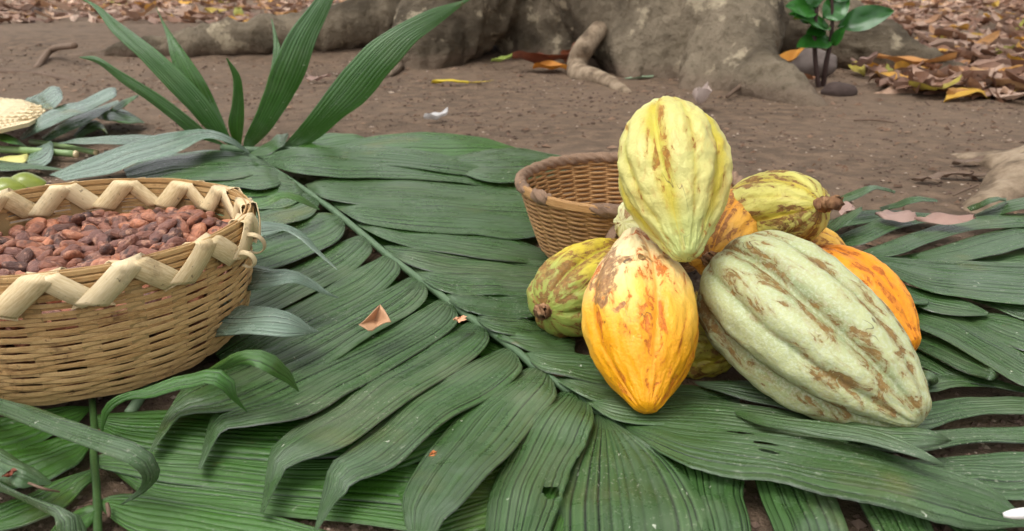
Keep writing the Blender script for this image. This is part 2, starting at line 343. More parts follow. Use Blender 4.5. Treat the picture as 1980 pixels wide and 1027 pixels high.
# ------------------------------------------------------------------ big tree with roots
def root_mesh(name, chains, voxel, amp, parent_loc=(0, 0, 0)):
    bm = bmesh.new()
    for P, rad, sq in chains:
        q = catmull(np.c_[np.array([tuple(p) for p in P]), rad], max(6, int(3.0 * sum((Vector(P[i+1]) - Vector(P[i])).length for i in range(len(P)-1)) / min(rad))))
        for x, y, z, r in q:
            bmesh.ops.create_icosphere(bm, subdivisions=2, radius=r, matrix=Matrix.Translation((x, y, z)) @ Matrix.Diagonal((1, 1, sq, 1)))
    me = bpy.data.meshes.new(name); bm.to_mesh(me); bm.free()
    o = bpy.data.objects.new(name, me); COL.objects.link(o)
    r = o.modifiers.new('r', 'REMESH'); r.mode = 'VOXEL'; r.voxel_size = voxel
    s = o.modifiers.new('s', 'SMOOTH'); s.iterations = 4; s.factor = .5
    me2 = bpy.data.meshes.new_from_object(o.evaluated_get(bpy.context.evaluated_depsgraph_get()))
    bpy.data.objects.remove(o)
    n = len(me2.vertices); co = np.zeros(n * 3); no = np.zeros(n * 3); me2.vertices.foreach_get('co', co); me2.vertices.foreach_get('normal', no)
    co = co.reshape(-1, 3); no = no.reshape(-1, 3)
    d = np.array([(.5 - 2.2 * abs(noise.noise(Vector((c[0] * 8, c[1] * 8, c[2] * 2.5))))) * 1.3 + noise.noise(Vector((c[0] * 20, c[1] * 20, c[2] * 9))) * .9 + noise.noise(Vector(c) * 50) * .5 for c in co])
    co += no * (d * amp)[:, None] - np.array(parent_loc)
    me2.vertices.foreach_set('co', co.ravel()); me2.update()
    return me2
def G(px, py, dz=0.0):
    p = atz(px, py, 0); p.z = dz; return p
tb = Vector((.42, 3.35, 0))
tree = empty('big_tree', tb, 'broad grey trunk base with spreading buttress roots behind the pods', 'tree')
ch = []
ch.append(([tb + Vector((0, .05, -.1)), tb + Vector((0, .05, .5)), tb + Vector((.02, .1, 1.5)), tb + Vector((.05, .1, 3.2))], [.50, .46, .42, .38], 1))
# left flare, its long root running off to the left
ch.append(([Vector((-.10, 3.30, .30)), Vector((-.26, 3.12, .12)), Vector((-.33, 2.96, .03)), Vector((-.35, 2.88, -.04))], [.24, .17, .12, .07], 1))
ch.append(([Vector((-.05, 3.45, .32)), Vector((-.45, 3.36, .16)), Vector((-.80, 3.25, .09)), Vector((-1.10, 3.15, .07)), Vector((-1.38, 3.12, .035)), Vector((-1.75, 3.2, -.02))], [.22, .11, .088, .068, .05, .03], 1))
# lobe between the two dark hollows
ch.append(([Vector((.33, 3.1, .45)), Vector((.40, 2.86, .22)), Vector((.46, 2.68, .06)), Vector((.48, 2.6, -.04))], [.28, .22, .15, .09], 1))
# pale snaking root
# big right root reaching towards the viewer
ch.append(([Vector((.62, 3.0, .40)), Vector((.68, 2.62, .16)), Vector((.66, 2.38, .055)), Vector((.70, 2.16, .01)), Vector((.76, 2.02, -.035))], [.26, .17, .105, .075, .05], 1))
ch.append(([Vector((.72, 3.25, .38)), Vector((1.02, 3.08, .17)), Vector((1.25, 2.85, .06)), Vector((1.42, 2.62, -.03))], [.28, .18, .10, .06], 1))
ch.append(([Vector((.62, 2.66, .10)), Vector((.58, 2.42, .02)), Vector((.55, 2.28, -.03))], [.12, .07, .04], 1))
ch.append(([Vector((.30, 2.86, .6)), Vector((.34, 2.72, .2)), Vector((.37, 2.58, .04)), Vector((.37, 2.50, -.02))], [.10, .075, .05, .025], 1))
ch.append(([Vector((.56, 2.80, .5)), Vector((.60, 2.56, .17)), Vector((.55, 2.40, .05)), Vector((.50, 2.30, -.015))], [.10, .07, .05, .025], 1))
link('trunk', root_mesh('trunk', ch, .015, .016, tb), M['bark'], tree)
ch = [([Vector((.36, 2.83, .20)), aty(1132, 90, 2.62), G(1118, 138, .035), G(1122, 152, .012), G(1165, 162, .012), G(1212, 180, -.002)], [.03, .034, .038, .036, .026, .018], 1)]
link('root', root_mesh('root', ch, .008, .002, tb), M['bark_pale'], tree)
ch = [([aty(796, 85, 2.92), G(790, 118, .02), G(765, 142, .008), G(738, 152, -.006)], [.012, .012, .011, .008], 1)]
link('root', root_mesh('root', ch, .004, .001, tb), M['bark'], tree)

# crown out of view above, added to give patchy light: limbs and leaf clumps
for k in range(7):
    a = k * .9 + .4; d = Vector((math.cos(a), math.sin(a), 0)); p0 = tb + Vector((.05, .1, 2.9))
    tube('limb', [p0, p0 + d * .9 + Vector((0, 0, 1.0)), p0 + d * 2.4 + Vector((0, 0, 1.9)), p0 + d * 4.2 + Vector((0, 0, 2.5))], [.20, .13, .09, .03], M['bark'], tree, seg=10, n=16)
V = []; Fc = []
for k in range(330):
    a = random.random() * 6.283; rr = 6.0 * math.sqrt(random.random()); c = tb + Vector((rr * math.cos(a), rr * math.sin(a), 4.2 + 2.4 * random.random() * (1.15 - rr / 7)))
    for j in range(34):
        q = c + Vector((random.gauss(0, .34), random.gauss(0, .34), random.gauss(0, .22))) - tb; x = Vector((random.gauss(0, 1), random.gauss(0, 1), random.gauss(0, .4))).normalized(); y = x.cross(Vector((random.gauss(0, .5), random.gauss(0, .5), 1))).normalized()
        L = random.uniform(.08, .13); i = len(V); V += [q - x * L, q + y * L * .42, q + x * L, q - y * L * .42]; Fc.append((i, i + 1, i + 2, i + 3))
link('crown', mesh('crown', V, Fc), mat_plain('crown_leaf', [lin(44, 66, 34), lin(66, 88, 48)], 3, .5, .4, .001, trans=.25), tree, False)

# root breaking the ground at the right edge
q0 = G(1985, 340); rt = empty('surface_root', (q0.x, q0.y, 0), 'pale root breaking out of the earth at the right edge', 'root')
ch = [([G(1850, 300, -.012), G(1905, 312, -.004), G(1960, 325, .0), G(2060, 330, .01)], [.02, .034, .042, .05], .8),
      ([G(1880, 412, -.02), G(1930, 392, .004), G(1975, 372, .016), G(2070, 350, .03)], [.02, .038, .048, .06], .8)]
link('root', root_mesh('root', ch, .005, .006, rt.location), M['bark_pale'], rt)

# ================================================================== PALM FRONDS
def leaflet(parent, st, n=8, mode='h', amp=.0013, roll=(0, 0), ex=.0, holes=(), mat='leaf', arch=.003, name='leaflet', wav=.0015, dz=0.0, N_=None, label=None, up=(0, 0, 1)):
    """pleated blade between two edges traced from base to tip; h = height over the earth ('h') or distance ('y')"""
    A = []; B = []
    for s in st:
        xa, ya, xb, yb = s[:4]; h = s[4]; hb = s[5] if len(s) > 5 else h
        if mode == 'h': A.append(atz(xa, ya, max(.004, h + roll[0] + dz))); B.append(atz(xb, yb, max(.004, hb + roll[1] + dz)))
        else: A.append(aty(xa, ya, h)); B.append(aty(xb, yb, hb))
    A = np.array([tuple(a) for a in A]); B = np.array([tuple(b) for b in B])
    C = (A + B) / 2; A = C + (A - C) * (1 + ex); B = C + (B - C) * (1 + ex); L = np.linalg.norm(np.diff(C, axis=0), axis=1).sum()
    K = N_ or (170 if holes else int(min(60, max(18, L / .008))))
    q = catmull(np.c_[C, A, B], K); A, B, C = q[:, 3:6], q[:, 6:9], q[:, :3]
    T = np.gradient(C, axis=0); W = B - A; wd = np.linalg.norm(W, axis=1)
    nr = np.cross(T, W); nr /= np.linalg.norm(nr, axis=1)[:, None] + 1e-9
    sg = np.sign(nr @ np.array(up, float)); sg[sg == 0] = 1
    # keep one side facing outward over the whole blade
    s0 = 1 if np.median(sg) > 0 else -1; nr *= s0
    nf = int(n * 1.15) + 1; sd = random.random() * 100; wmax = wd.max()
    cut = np.cumsum([random.uniform(.5, 1.0) * (.45 if random.random() < .25 else 1) for _ in range(nf)]); cut = np.r_[0, cut / cut[-1]]
    per = 8 if holes else 4; fr = np.r_[0, .12, .5, .88] if per == 4 else np.arange(8) / 8
    t = np.r_[np.concatenate([cut[k] + (cut[k+1] - cut[k]) * fr for k in range(nf)]), 1.0]; Mx = len(t)
    loc_u = np.r_[np.concatenate([k + fr for k in range(nf)]), nf]              # folds counted across the blade
    fk = np.minimum(loc_u.astype(int), nf - 1); s_ = loc_u - fk
    hgt = np.array([random.uniform(.35, 1.0) for _ in range(nf)])[fk]; tlt = np.array([random.uniform(-.7, .7) for _ in range(nf)])[fk]
    pl = hgt * (np.minimum(1, np.minimum(s_, 1 - s_) / .14) ** .7 - .55) + tlt * (s_ - .5) * np.minimum(1, np.minimum(s_, 1 - s_) / .1) * 1.3
    pl[-1] = -.4; pr = 1.0
    V = np.zeros((K, Mx, 3)); lat = t + 0
    jit = np.array([[noise.noise((sd + 3, tt * 2.2, i * 5.0 / K)) for tt in t] for i in range(K)])
    edge = np.array([noise.noise((sd + 9, i * .22, 0)) for i in range(K)])
    for i in range(K):
        f = min(1, wd[i] / (wmax * .6)) if wmax > 0 else 0
        off = amp * pl * pr * f + arch * 4 * t * (1 - t) * f + wav * jit[i] * f * 2
        tt = t + .018 * edge[i] * (2 * t - 1)
        V[i] = A[i] * (1 - tt)[:, None] + B[i] * tt[:, None] + nr[i] * off[:, None]
    if mode == 'h': V[:, :, 2] = np.maximum(V[:, :, 2], .0035)
    loc = np.asarray(parent.location) if parent else np.zeros(3)
    Vf = (V - loc).reshape(-1, 3); Fc = []; uvs = []
    vl = np.linspace(0, L / .05, K)
    for i in range(K - 1):
        for j in range(Mx - 1):
            tc = (j + .5) / (Mx - 1); vc = (i + .5) / (K - 1)
            if any(abs((vc - hv) / hr) ** 2 + abs((tc - ht) / hw) ** 2 < 1 + .5 * noise.noise((i * .35, j * .35, sd)) for (hv, ht, hr, hw) in holes): continue
            c = (i*Mx+j, i*Mx+j+1, (i+1)*Mx+j+1, (i+1)*Mx+j)
            Fc.append(c if s0 * 1 > 0 else c[::-1])
    # wind the faces so that the upper side is the front
    me = mesh(name, Vf, Fc)
    uv = me.uv_layers.new(name='UVMap'); vi = np.zeros(len(me.loops), int); me.loops.foreach_get('vertex_index', vi)
    ii, jj = vi // Mx, vi % Mx; uv.data.foreach_set('uv', np.c_[loc_u[jj] + int(sd), vl[ii]].ravel())
    nz = np.array([p.normal for p in me.polygons]); 
    if len(nz) and np.sum(nz @ np.array(up, float)) < 0: me.flip_normals()
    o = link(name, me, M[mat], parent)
    if label: o['label'] = label
    return o
def HH(st, hs):
    """give each traced station its height"""
    if isinstance(hs, (int, float)): hs = [hs] * len(st)
    k = len(st); xs = np.linspace(0, 1, len(hs))
    return [tuple(s) + (float(np.interp(i / (k - 1), xs, hs)),) for i, s in enumerate(st)]

# ---- the main frond: stem from the back left to the front centre
fa = empty('palm_frond', atz(475, 298, 0), 'long dark green palm frond stretching diagonally from back left to front centre', 'palm frond')
RA = [(475,298),(500,312),(538,334),(583,363),(637,401),(668,426),(708,459),(749,493),(784,520),(811,540),(852,571),(883,596),(921,623),(968,656),(1004,683),(1030,707),(1067,733),(1095,754),(1125,775),(1155,797),(1180,812),(1225,842),(1285,880)]
RH = np.interp(np.arange(len(RA)), [0, 4, 10, 16, 22], [.024, .030, .028, .024, .012])
tube('rachis', [atz(x, y, h) for (x, y), h in zip(RA, RH)], np.linspace(.0046, .0024, len(RA)), M['rachis'], fa, seg=10, n=110)
LL = [
 ([(522,322,532,330),(465,300,485,336),(390,298,400,342),(310,306,320,347),(240,330,250,352)], [.034,.045,.04,.03,.02], 8),
 ([(548,340,552,346),(505,312,528,358),(430,312,445,356),(350,330,355,360),(300,345,305,362)], [.036,.046,.04,.03,.02], 8),
 ([(580,360,586,368),(556,340,574,384),(500,330,510,392),(430,345,440,395),(380,365,385,390)], [.036,.044,.038,.03,.02], 8),
 ([(614,380,619,390),(575,378,598,412),(525,391,540,430),(480,402,480,436),(420,420,420,446)], [.037,.043,.036,.03,.02], 8),
 ([(657,413,667,426),(622,416,654,456),(570,427,602,482),(525,440,545,505),(440,465,450,530)], [.037,.044,.036,.03,.02], 8),
 ([(700,455,713,464),(665,470,712,487),(620,497,680,517),(570,520,625,548),(490,560,530,595),(400,605,430,640)], [.036,.043,.036,.03,.024,.02], 9),
 ([(745,495,766,504),(700,520,764,528),(655,547,727,563),(590,580,650,604),(500,625,550,658),(410,680,440,715)], [.036,.042,.036,.03,.026,.02], 9),
 ([(795,537,819,548),(750,562,817,573),(690,594,775,609),(620,632,692,657),(530,677,605,708),(440,715,520,755),(370,745,432,791),(336,783,352,803),(316,815,327,830),(291,873,294,874)], [.036,.042,.036,.034,.032,.034,.038,.036,.024,.008], 9),
 ([(858,580,878,595),(810,603,876,621),(750,635,827,662),(680,668,752,706),(590,710,667,752),(500,750,577,804),(440,783,472,824),(418,800,434,829),(402,838,417,850),(384,908,388,908)], [.036,.042,.036,.034,.034,.036,.038,.036,.022,.007], 9),
 ([(912,625,938,638),(865,650,936,661),(775,700,900,697),(692,742,822,747),(640,788,737,802),(580,825,662,854),(535,866,592,885),(526,880,556,898),(520,915,541,926),(506,992,509,992)], [.035,.042,.036,.034,.034,.036,.038,.036,.022,.006], 10),
 ([(975,677,1000,691),(905,710,995,719),(824,754,937,762),(775,792,867,802),(718,840,802,856),(668,884,747,906),(641,904,674,931),(632,935,669,945),(622,975,645,972),(611,1026,614,1026)], [.034,.041,.035,.033,.033,.034,.036,.032,.02,.006], 10),
 ([(1028,712,1066,736),(975,745,1064,762),(905,798,1022,810),(855,850,974,874),(811,914,924,926),(788,962,870,981),(785,990,844,1006),(790,1018,838,1028),(802,1060,816,1064)], [.033,.040,.034,.032,.034,.036,.034,.024,.008], 10),
 ([(1092,756,1138,786),(1057,789,1138,812),(1015,840,1117,862),(985,895,1092,906),(960,955,1072,960),(950,1020,1050,1028),(950,1085,1030,1092)], [.031,.038,.033,.031,.03,.026,.02], 9),
 ([(1156,800,1174,809),(1142,838,1224,844),(1122,880,1264,873),(1105,925,1302,919),(1092,975,1330,971),(1088,1030,1348,1030),(1095,1085,1345,1085)], [.029,.034,.030,.028,.027,.024,.02], 11),
]
for k, (st, hs, n) in enumerate(LL):
    holes = []
    if k == 12: holes = [(.70, .84, .035, .11)]
    if 7 <= k <= 11: hs = list(hs); hs[-1] = .030; hs[-2] = .033
    leaflet(fa, HH(st, hs), n, roll=(-.003, .002), holes=holes, arch=.003, ex=.24, dz=-.010)
RR = [
 ([(500,302,520,318),(570,291,585,331),(660,295,670,338),(750,305,755,340),(840,316,845,344),(930,332,930,356),(1010,352,1010,364)], [.036,.052,.05,.044,.038,.03,.02], 8),
 ([(590,358,597,366),(625,350,632,380),(690,345,702,387),(790,346,797,394),(890,356,890,397),(1000,368,1000,402),(1070,384,1070,400)], [.037,.048,.046,.04,.034,.028,.02], 9),
 ([(640,392,647,400),(690,381,702,424),(790,377,795,437),(890,380,887,442),(1010,388,1008,452),(1090,405,1090,440)], [.038,.046,.042,.038,.03,.02], 11),
 ([(688,431,694,438),(740,433,746,459),(795,438,797,474),(885,446,885,488),(975,460,974,502),(1040,480,1037,508),(1100,503,1095,512)], [.038,.044,.042,.038,.032,.024,.016], 7),
 ([(742,477,749,486),(790,476,797,509),(840,480,847,522),(930,491,932,527),(1040,505,1040,534),(1120,522,1120,540)], [.037,.043,.04,.035,.028,.018], 8),
 ([(789,520,797,529),(840,519,842,552),(900,521,902,563),(1020,525,1020,565),(1110,537,1110,563)], [.036,.042,.038,.032,.02], 8),
 ([(845,560,854,570),(885,559,890,594),(930,559,937,605),(1020,562,1020,610),(1120,572,1120,604)], [.036,.041,.038,.032,.02], 8),
 ([(908,604,915,612),(935,605,942,634),(985,610,992,646),(1035,618,1035,648),(1110,628,1110,645)], [.035,.040,.036,.03,.018], 7),
 ([(935,634,942,642),(985,642,987,662),(1040,648,1042,678),(1110,658,1110,684)], [.034,.038,.033,.02], 6),
 ([(1005,684,1012,691),(1050,684,1050,712),(1110,688,1110,728),(1190,698,1190,738),(1270,712,1270,730)], [.033,.038,.034,.028,.018], 8),
 ([(1064,730,1072,737),(1110,729,1112,757),(1165,737,1165,774),(1240,745,1240,788),(1340,752,1340,786),(1430,765,1430,780)], [.032,.036,.032,.028,.022,.014], 8),
 ([(1124,771,1132,778),(1175,774,1180,803),(1255,780,1257,816),(1350,776,1350,820),(1450,786,1450,830),(1560,808,1560,846),(1680,842,1672,866),(1760,866,1755,876)], [.030,.034,.032,.028,.026,.024,.02,.014], 8),
 ([(1180,811,1202,824),(1255,816,1262,859),(1320,824,1330,895),(1410,836,1410,912),(1500,848,1490,920),(1600,860,1580,942),(1700,880,1680,964),(1820,913,1800,994),(1905,948,1890,1012),(1972,996,1970,1016),(2005,1018,2003,1022)], [.026,.034,.036,.036,.036,.036,.034,.03,.026,.02,.014], 10),
]
for k, (st, hs, n) in enumerate(RR):
    holes = []
    if k == 6: holes = [(.33, .32, .022, .06), (.38, .36, .016, .03)]
    if k == 12: holes = [(.405, .37, .028, .025), (.413, .47, .024, .020), (.35, .13, .03, .022), (.45, .10, .045, .018)]
    leaflet(fa, HH(st, hs), n, roll=(-.002, .0015), holes=holes, arch=.0015, ex=.22, dz=-.010)

# ---- frond lying under it across the near left, stem running towards the viewer
fb = empty('palm_frond', atz(181, 880, 0), 'bright green palm frond lying flat on the earth along the front left', 'palm frond')
tube('rachis', [atz(x, y, .013) for x, y in [(176,740),(179,785),(182,832),(181,883),(186,933),(188,980),(189,1030),(190,1080)]], .0024, M['rachis_dark'], fb, seg=8, n=30)
BB = [
 ([(184,803,187,826),(240,797,240,858),(330,794,330,874),(450,800,450,884),(600,815,590,886),(750,830,740,880),(870,850,860,875)], .012, 12),
 ([(186,882,190,906),(240,870,246,920),(320,872,322,934),(450,880,442,946),(600,886,590,960),(750,890,740,972),(880,908,868,978),(970,940,962,965)], .010, 11),
 ([(200,908,228,920),(290,912,292,964),(400,926,396,981),(520,942,510,993),(650,952,640,1006),(790,962,785,1028),(910,985,900,1036),(1010,1005,1000,1028)], .007, 11),
 ([(193,968,197,986),(225,957,237,1018),(304,959,302,1045),(405,975,402,1065),(507,993,500,1075),(608,1020,600,1075),(690,1048,685,1064)], .011, 11),
 ([(172,786,172,795),(140,785,150,816),(90,790,92,846),(30,800,32,872),(-50,815,-48,884)], .010, 8),
 ([(174,850,175,863),(132,842,152,896),(70,857,102,925),(15,872,42,942),(-50,892,-25,955)], .009, 9),
 ([(178,904,181,931),(135,919,152,953),(68,949,117,986),(0,974,62,1012),(-60,992,-15,1032)], .010, 9),
 ([(188,980,190,1002),(160,985,168,1018),(128,1000,132,1042),(90,1030,96,1070)], .012, 7),
]
for st, h, n in BB: leaflet(fb, HH(st, h), max(5, int(n * .7)), mat='leaf_fresh', arch=.002, wav=.001)
for st, h, n in [   # its fresh lower leaves showing between the long leaves of the upper frond
 ([(1010,740,1012,748),(960,765,985,790),(880,800,900,850),(760,850,790,900),(660,880,680,930)], .012, 8),
 ([(1100,790,1110,800),(1040,820,1060,860),(960,850,985,910),(850,880,880,960),(760,930,780,990)], .010, 9),
 ([(1180,850,1190,860),(1110,870,1130,925),(1010,900,1030,985),(900,930,915,1030),(800,980,810,1050)], .009, 10),
 ([(1085,880,1100,885),(1060,905,1110,915),(1030,960,1085,975),(1010,1030,1060,1040),(1000,1080,1030,1085)], .014, 7),
 ([(1090,960,1100,965),(1075,990,1100,1000),(1060,1040,1085,1045)], .012, 5),
 ([(600,560,610,566),(640,545,660,575),(720,540,735,590),(800,550,810,600),(900,575,905,610)], .014, 8),
 ([(470,640,480,650),(560,655,560,690),(680,690,670,730),(800,740,790,770),(900,770,890,785)], .013, 8),
 ([(660,405,668,410),(720,420,726,470),(800,470,806,500),(900,500,905,530),(1000,530,1003,560)], .016, 7),
 ([(780,640,790,650),(840,615,860,660),(930,640,940,690),(1010,680,1020,710),(1090,710,1090,725)], .013, 7)]:
    leaflet(fb, HH(st, h), n, mat='leaf_fresh', arch=.002, wav=.001)

# ---- frond under the basket whose leaf tips curl out beside it
fc = empty('palm_frond', atz(330, 620, 0), 'palm frond crushed under the bean basket with glossy curled leaf tips', 'palm frond')
tube('rachis', [atz(x, y, .01) for x, y in [(430, 430), (380, 560), (330, 680), (250, 800)]], .004, M['rachis'], fc, seg=8, n=20)
CC = [
 ([(440,392,445,415),(480,387,484,408),(517,381,521,397),(546,374,545,385),(581,382,581,394),(617,404,618,406)], [.045,.06,.068,.072,.066,.05], 5, 'leaf_fresh'),
 ([(430,438,435,470),(482,433,488,459),(523,432,529,450),(558,436,552,447),(590,454,581,464),(612,478,605,485),(653,521,652,523)], [.04,.062,.07,.074,.068,.06,.044], 6, 'leaf_pale'),
 ([(415,496,415,560),(455,502,452,562),(490,510,488,561),(530,521,530,552),(565,521,562,545),(605,541,590,553),(634,564,622,567),(656,575,654,577)], [.03,.05,.06,.068,.07,.062,.052,.044], 7, 'leaf_pale'),
 ([(400,592,395,655),(440,589,435,651),(488,590,480,647),(530,596,525,647),(570,610,565,650),(600,632,595,648),(618,640,617,642)], [.03,.046,.056,.060,.056,.048,.042], 9, 'leaf_pale'),
 ([(398,716,408,724),(440,691,455,709),(490,680,490,705),(522,683,515,716),(545,710,540,733),(578,756,577,758)], [.03,.062,.078,.076,.062,.040], 5, 'leaf_fresh'),
 ([(196,832,199,834),(203,790,215,796),(232,767,246,774),(300,751,300,768),(360,728,370,753),(415,716,402,739),(438,730,425,751),(455,762,443,769),(477,795,476,797)], [.02,.036,.045,.05,.056,.064,.06,.05,.036], 5, 'leaf_fresh')]
for st, hs, n, mt in CC: leaflet(fc, HH(st, hs), n, mat=mt, arch=.005, amp=.0008)

# ---- frond at the very near left edge
fd = empty('palm_frond', atz(-20, 880, 0), 'palm frond entering at the lower left corner with a long twisted leaf', 'palm frond')
tube('rachis', [atz(x, y, .03) for x, y in [(-120, 700), (-100, 820), (-80, 960), (-60, 1060)]], .004, M['rachis'], fd, seg=8, n=20)
KK = [
 ([(-90,757,-90,782),(0,773,-8,800),(68,788,55,822),(135,815,135,853),(203,839,203,880),(264,862,250,897),(300,887,272,914),(304,912,277,932),(287,946,265,949),(252,968,242,969),(214,983,215,984)], [.03,.045,.052,.055,.055,.054,.048,.036,.024,.016,.01], 7),
 ([(-70,840,-70,915),(0,867,0,926),(40,890,36,946),(75,913,62,940),(101,933,96,937)], [.03,.034,.036,.034,.03], 6),
 ([(-60,915,-60,935),(-20,925,-20,946),(34,953,34,963),(84,973,84,989),(122,985,106,1001),(162,1002,109,1023),(166,1042,113,1047),(150,1080,120,1082)], [.03,.034,.038,.042,.044,.04,.03,.02], 6)]
for st, hs, n in KK: leaflet(fd, HH(st, hs), n, mat='leaf', arch=.005, amp=.0009)

# ---- frond spread to the right of the pods
fe = empty('palm_frond', atz(1700, 500, 0), 'palm frond spread on the earth to the right behind the orange pod', 'palm frond')
tube('rachis', [atz(x, y, .024) for x, y in [(1470, 470), (1560, 480), (1640, 492), (1780, 506), (1980, 514), (2120, 520)]], np.linspace(.003, .0045, 6), M['rachis'], fe, seg=8, n=40)
EE = [
 ([(1600,396,1606,402),(1632,378,1637,390),(1672,363,1674,376),(1697,360,1697,366),(1730,372,1730,374)], [.02,.04,.055,.055,.04], 5),
 ([(1700,402,1706,408),(1737,390,1742,400),(1771,381,1774,390),(1812,389,1812,391)], [.02,.035,.045,.04], 4),
 ([(1870,402,1876,408),(1890,393,1896,402),(1916,383,1919,391),(1946,386,1946,388)], [.03,.04,.05,.045], 4),
 ([(1600,430,1612,445),(1660,410,1668,432),(1740,408,1745,425),(1830,418,1830,428)], [.015,.018,.018,.014], 7),
 ([(1880,416,1890,424),(1932,394,1940,412),(1982,381,1986,402),(2060,368,2060,390)], [.02,.036,.046,.05], 6),
 ([(1585,452,1594,460),(1608,427,1616,448),(1640,412,1645,425),(1668,402,1668,408)], [.02,.04,.055,.06], 6),
 ([(1600,468,1612,480),(1655,442,1670,470),(1712,420,1735,442),(1780,418,1795,430),(1846,424,1846,428)], [.02,.034,.038,.034,.026], 8),
 ([(1655,490,1672,496),(1700,474,1725,493),(1760,452,1800,468),(1840,428,1880,445),(1920,416,1960,438),(2010,412,2040,436)], [.024,.034,.036,.036,.036,.034], 9),
 ([(1725,498,1745,503),(1790,484,1830,506),(1870,459,1920,494),(1950,440,1985,478),(2040,428,2060,470)], [.024,.032,.034,.034,.03], 9),
 ([(1800,506,1815,510),(1870,498,1900,512),(1950,482,1990,512),(2050,470,2070,510)], [.020,.024,.024,.022], 8),
 ([(1640,492,1652,500),(1710,496,1735,535),(1790,503,1810,566),(1880,506,1885,578),(1980,509,1985,588),(2070,520,2075,580)], [.024,.036,.038,.036,.034,.028], 13),
 ([(1632,496,1645,505),(1680,512,1690,540),(1735,545,1735,575),(1800,563,1790,600),(1860,580,1850,609),(1912,606,1908,609)], [.022,.030,.032,.032,.032,.03], 10),
 ([(1690,560,1690,570),(1735,572,1735,586),(1770,577,1770,588),(1795,582,1795,585)], [.03,.036,.038,.036], 4),
 ([(1870,570,1880,580),(1930,575,1940,604),(1990,580,1995,618),(2060,590,2060,620)], [.022,.026,.026,.024], 7),
 ([(1690,565,1700,580),(1765,585,1755,625),(1845,606,1835,660),(1915,645,1905,705),(1985,680,1975,745),(2050,720,2045,765)], [.016,.026,.028,.026,.024,.02], 11),
 ([(1830,600,1840,612),(1900,604,1900,640),(1970,610,1965,672),(2050,640,2045,700)], [.018,.024,.024,.02], 9),
 ([(1700,600,1700,620),(1770,622,1760,668),(1850,655,1838,708),(1905,688,1895,728),(1928,706,1915,735),(1930,726,1920,736)], [.012,.018,.02,.022,.026,.018], 8),
 ([(1700,660,1700,680),(1780,650,1770,705),(1850,700,1838,732),(1930,735,1920,748),(1985,752,1980,760)], [.010,.014,.014,.013,.012], 8),
 ([(1740,736,1742,752),(1780,724,1780,758),(1840,720,1840,749),(1900,733,1900,747),(1985,752,1985,760)], [.010,.014,.014,.012,.01], 8),
 ([(1755,712,1757,722),(1790,716,1785,734),(1812,728,1795,736),(1806,741,1795,742)], [.02,.03,.03,.016], 4)]
for st, hs, n in EE: leaflet(fe, HH(st, hs), n, roll=(-.002, .002), mat='leaf', arch=.002, wav=.001)

# ---- frond beneath the green pod, leaves running off right and towards the viewer
ff = empty('palm_frond', atz(1480, 880, 0), 'palm frond under the green pod with leaves reaching the bottom right corner', 'palm frond')
tube('rachis', [atz(x, y, .009) for x, y in [(1250, 850), (1400, 862), (1560, 880), (1700, 905), (1850, 960)]], .004, M['rachis'], ff, seg=8, n=24)
SS = [
 ([(1700,800,1705,815),(1780,780,1785,830),(1852,770,1860,808),(1930,767,1925,800),(2010,769,2010,800)], .014, 7),
 ([(1640,838,1645,858),(1740,835,1742,875),(1831,834,1830,864),(1885,829,1880,857),(1980,824,1980,854),(2050,822,2050,852)], .011, 7),
 ([(1690,890,1700,905),(1775,888,1785,930),(1852,879,1860,955),(1980,873,1985,965),(2060,870,2060,960)], .010, 10),
 ([(1600,815,1605,825),(1640,818,1655,850),(1700,822,1718,860),(1760,826,1768,864),(1812,838,1806,863),(1840,851,1838,854)], [.01,.024,.03,.032,.03,.02], 7),
 ([(1420,795,1425,805),(1480,804,1485,826),(1580,817,1575,842),(1683,834,1672,858),(1752,858,1740,876),(1803,884,1795,893),(1824,897,1822,900)], [.02,.026,.032,.034,.034,.034,.03], 7),
 ([(1268,868,1300,880),(1290,900,1428,907),(1308,950,1438,962),(1328,1030,1454,1028),(1340,1090,1462,1090)], [.012,.018,.018,.016,.012], 8),
 ([(1440,900,1560,915),(1455,916,1602,942),(1466,946,1613,957),(1481,986,1629,991),(1498,1030,1643,1030),(1512,1090,1655,1090)], [.012,.016,.016,.014,.012,.01], 8),
 ([(1630,920,1740,935),(1642,943,1772,957),(1657,968,1787,986),(1690,1028,1807,1026),(1722,1090,1832,1090)], [.010,.014,.014,.012,.010], 8),
 ([(1790,975,1880,985),(1815,1000,1910,1005),(1850,1030,1962,1032),(1890,1080,1990,1080)], [.008,.010,.010,.008], 7),
 ([(1340,738,1350,745),(1420,735,1420,765),(1520,745,1515,790),(1620,760,1610,810),(1740,790,1730,820)], .015, 8)]
for st, h, n in SS: leaflet(ff, HH(st, h), n, mat='leaf', arch=.002, wav=.001)

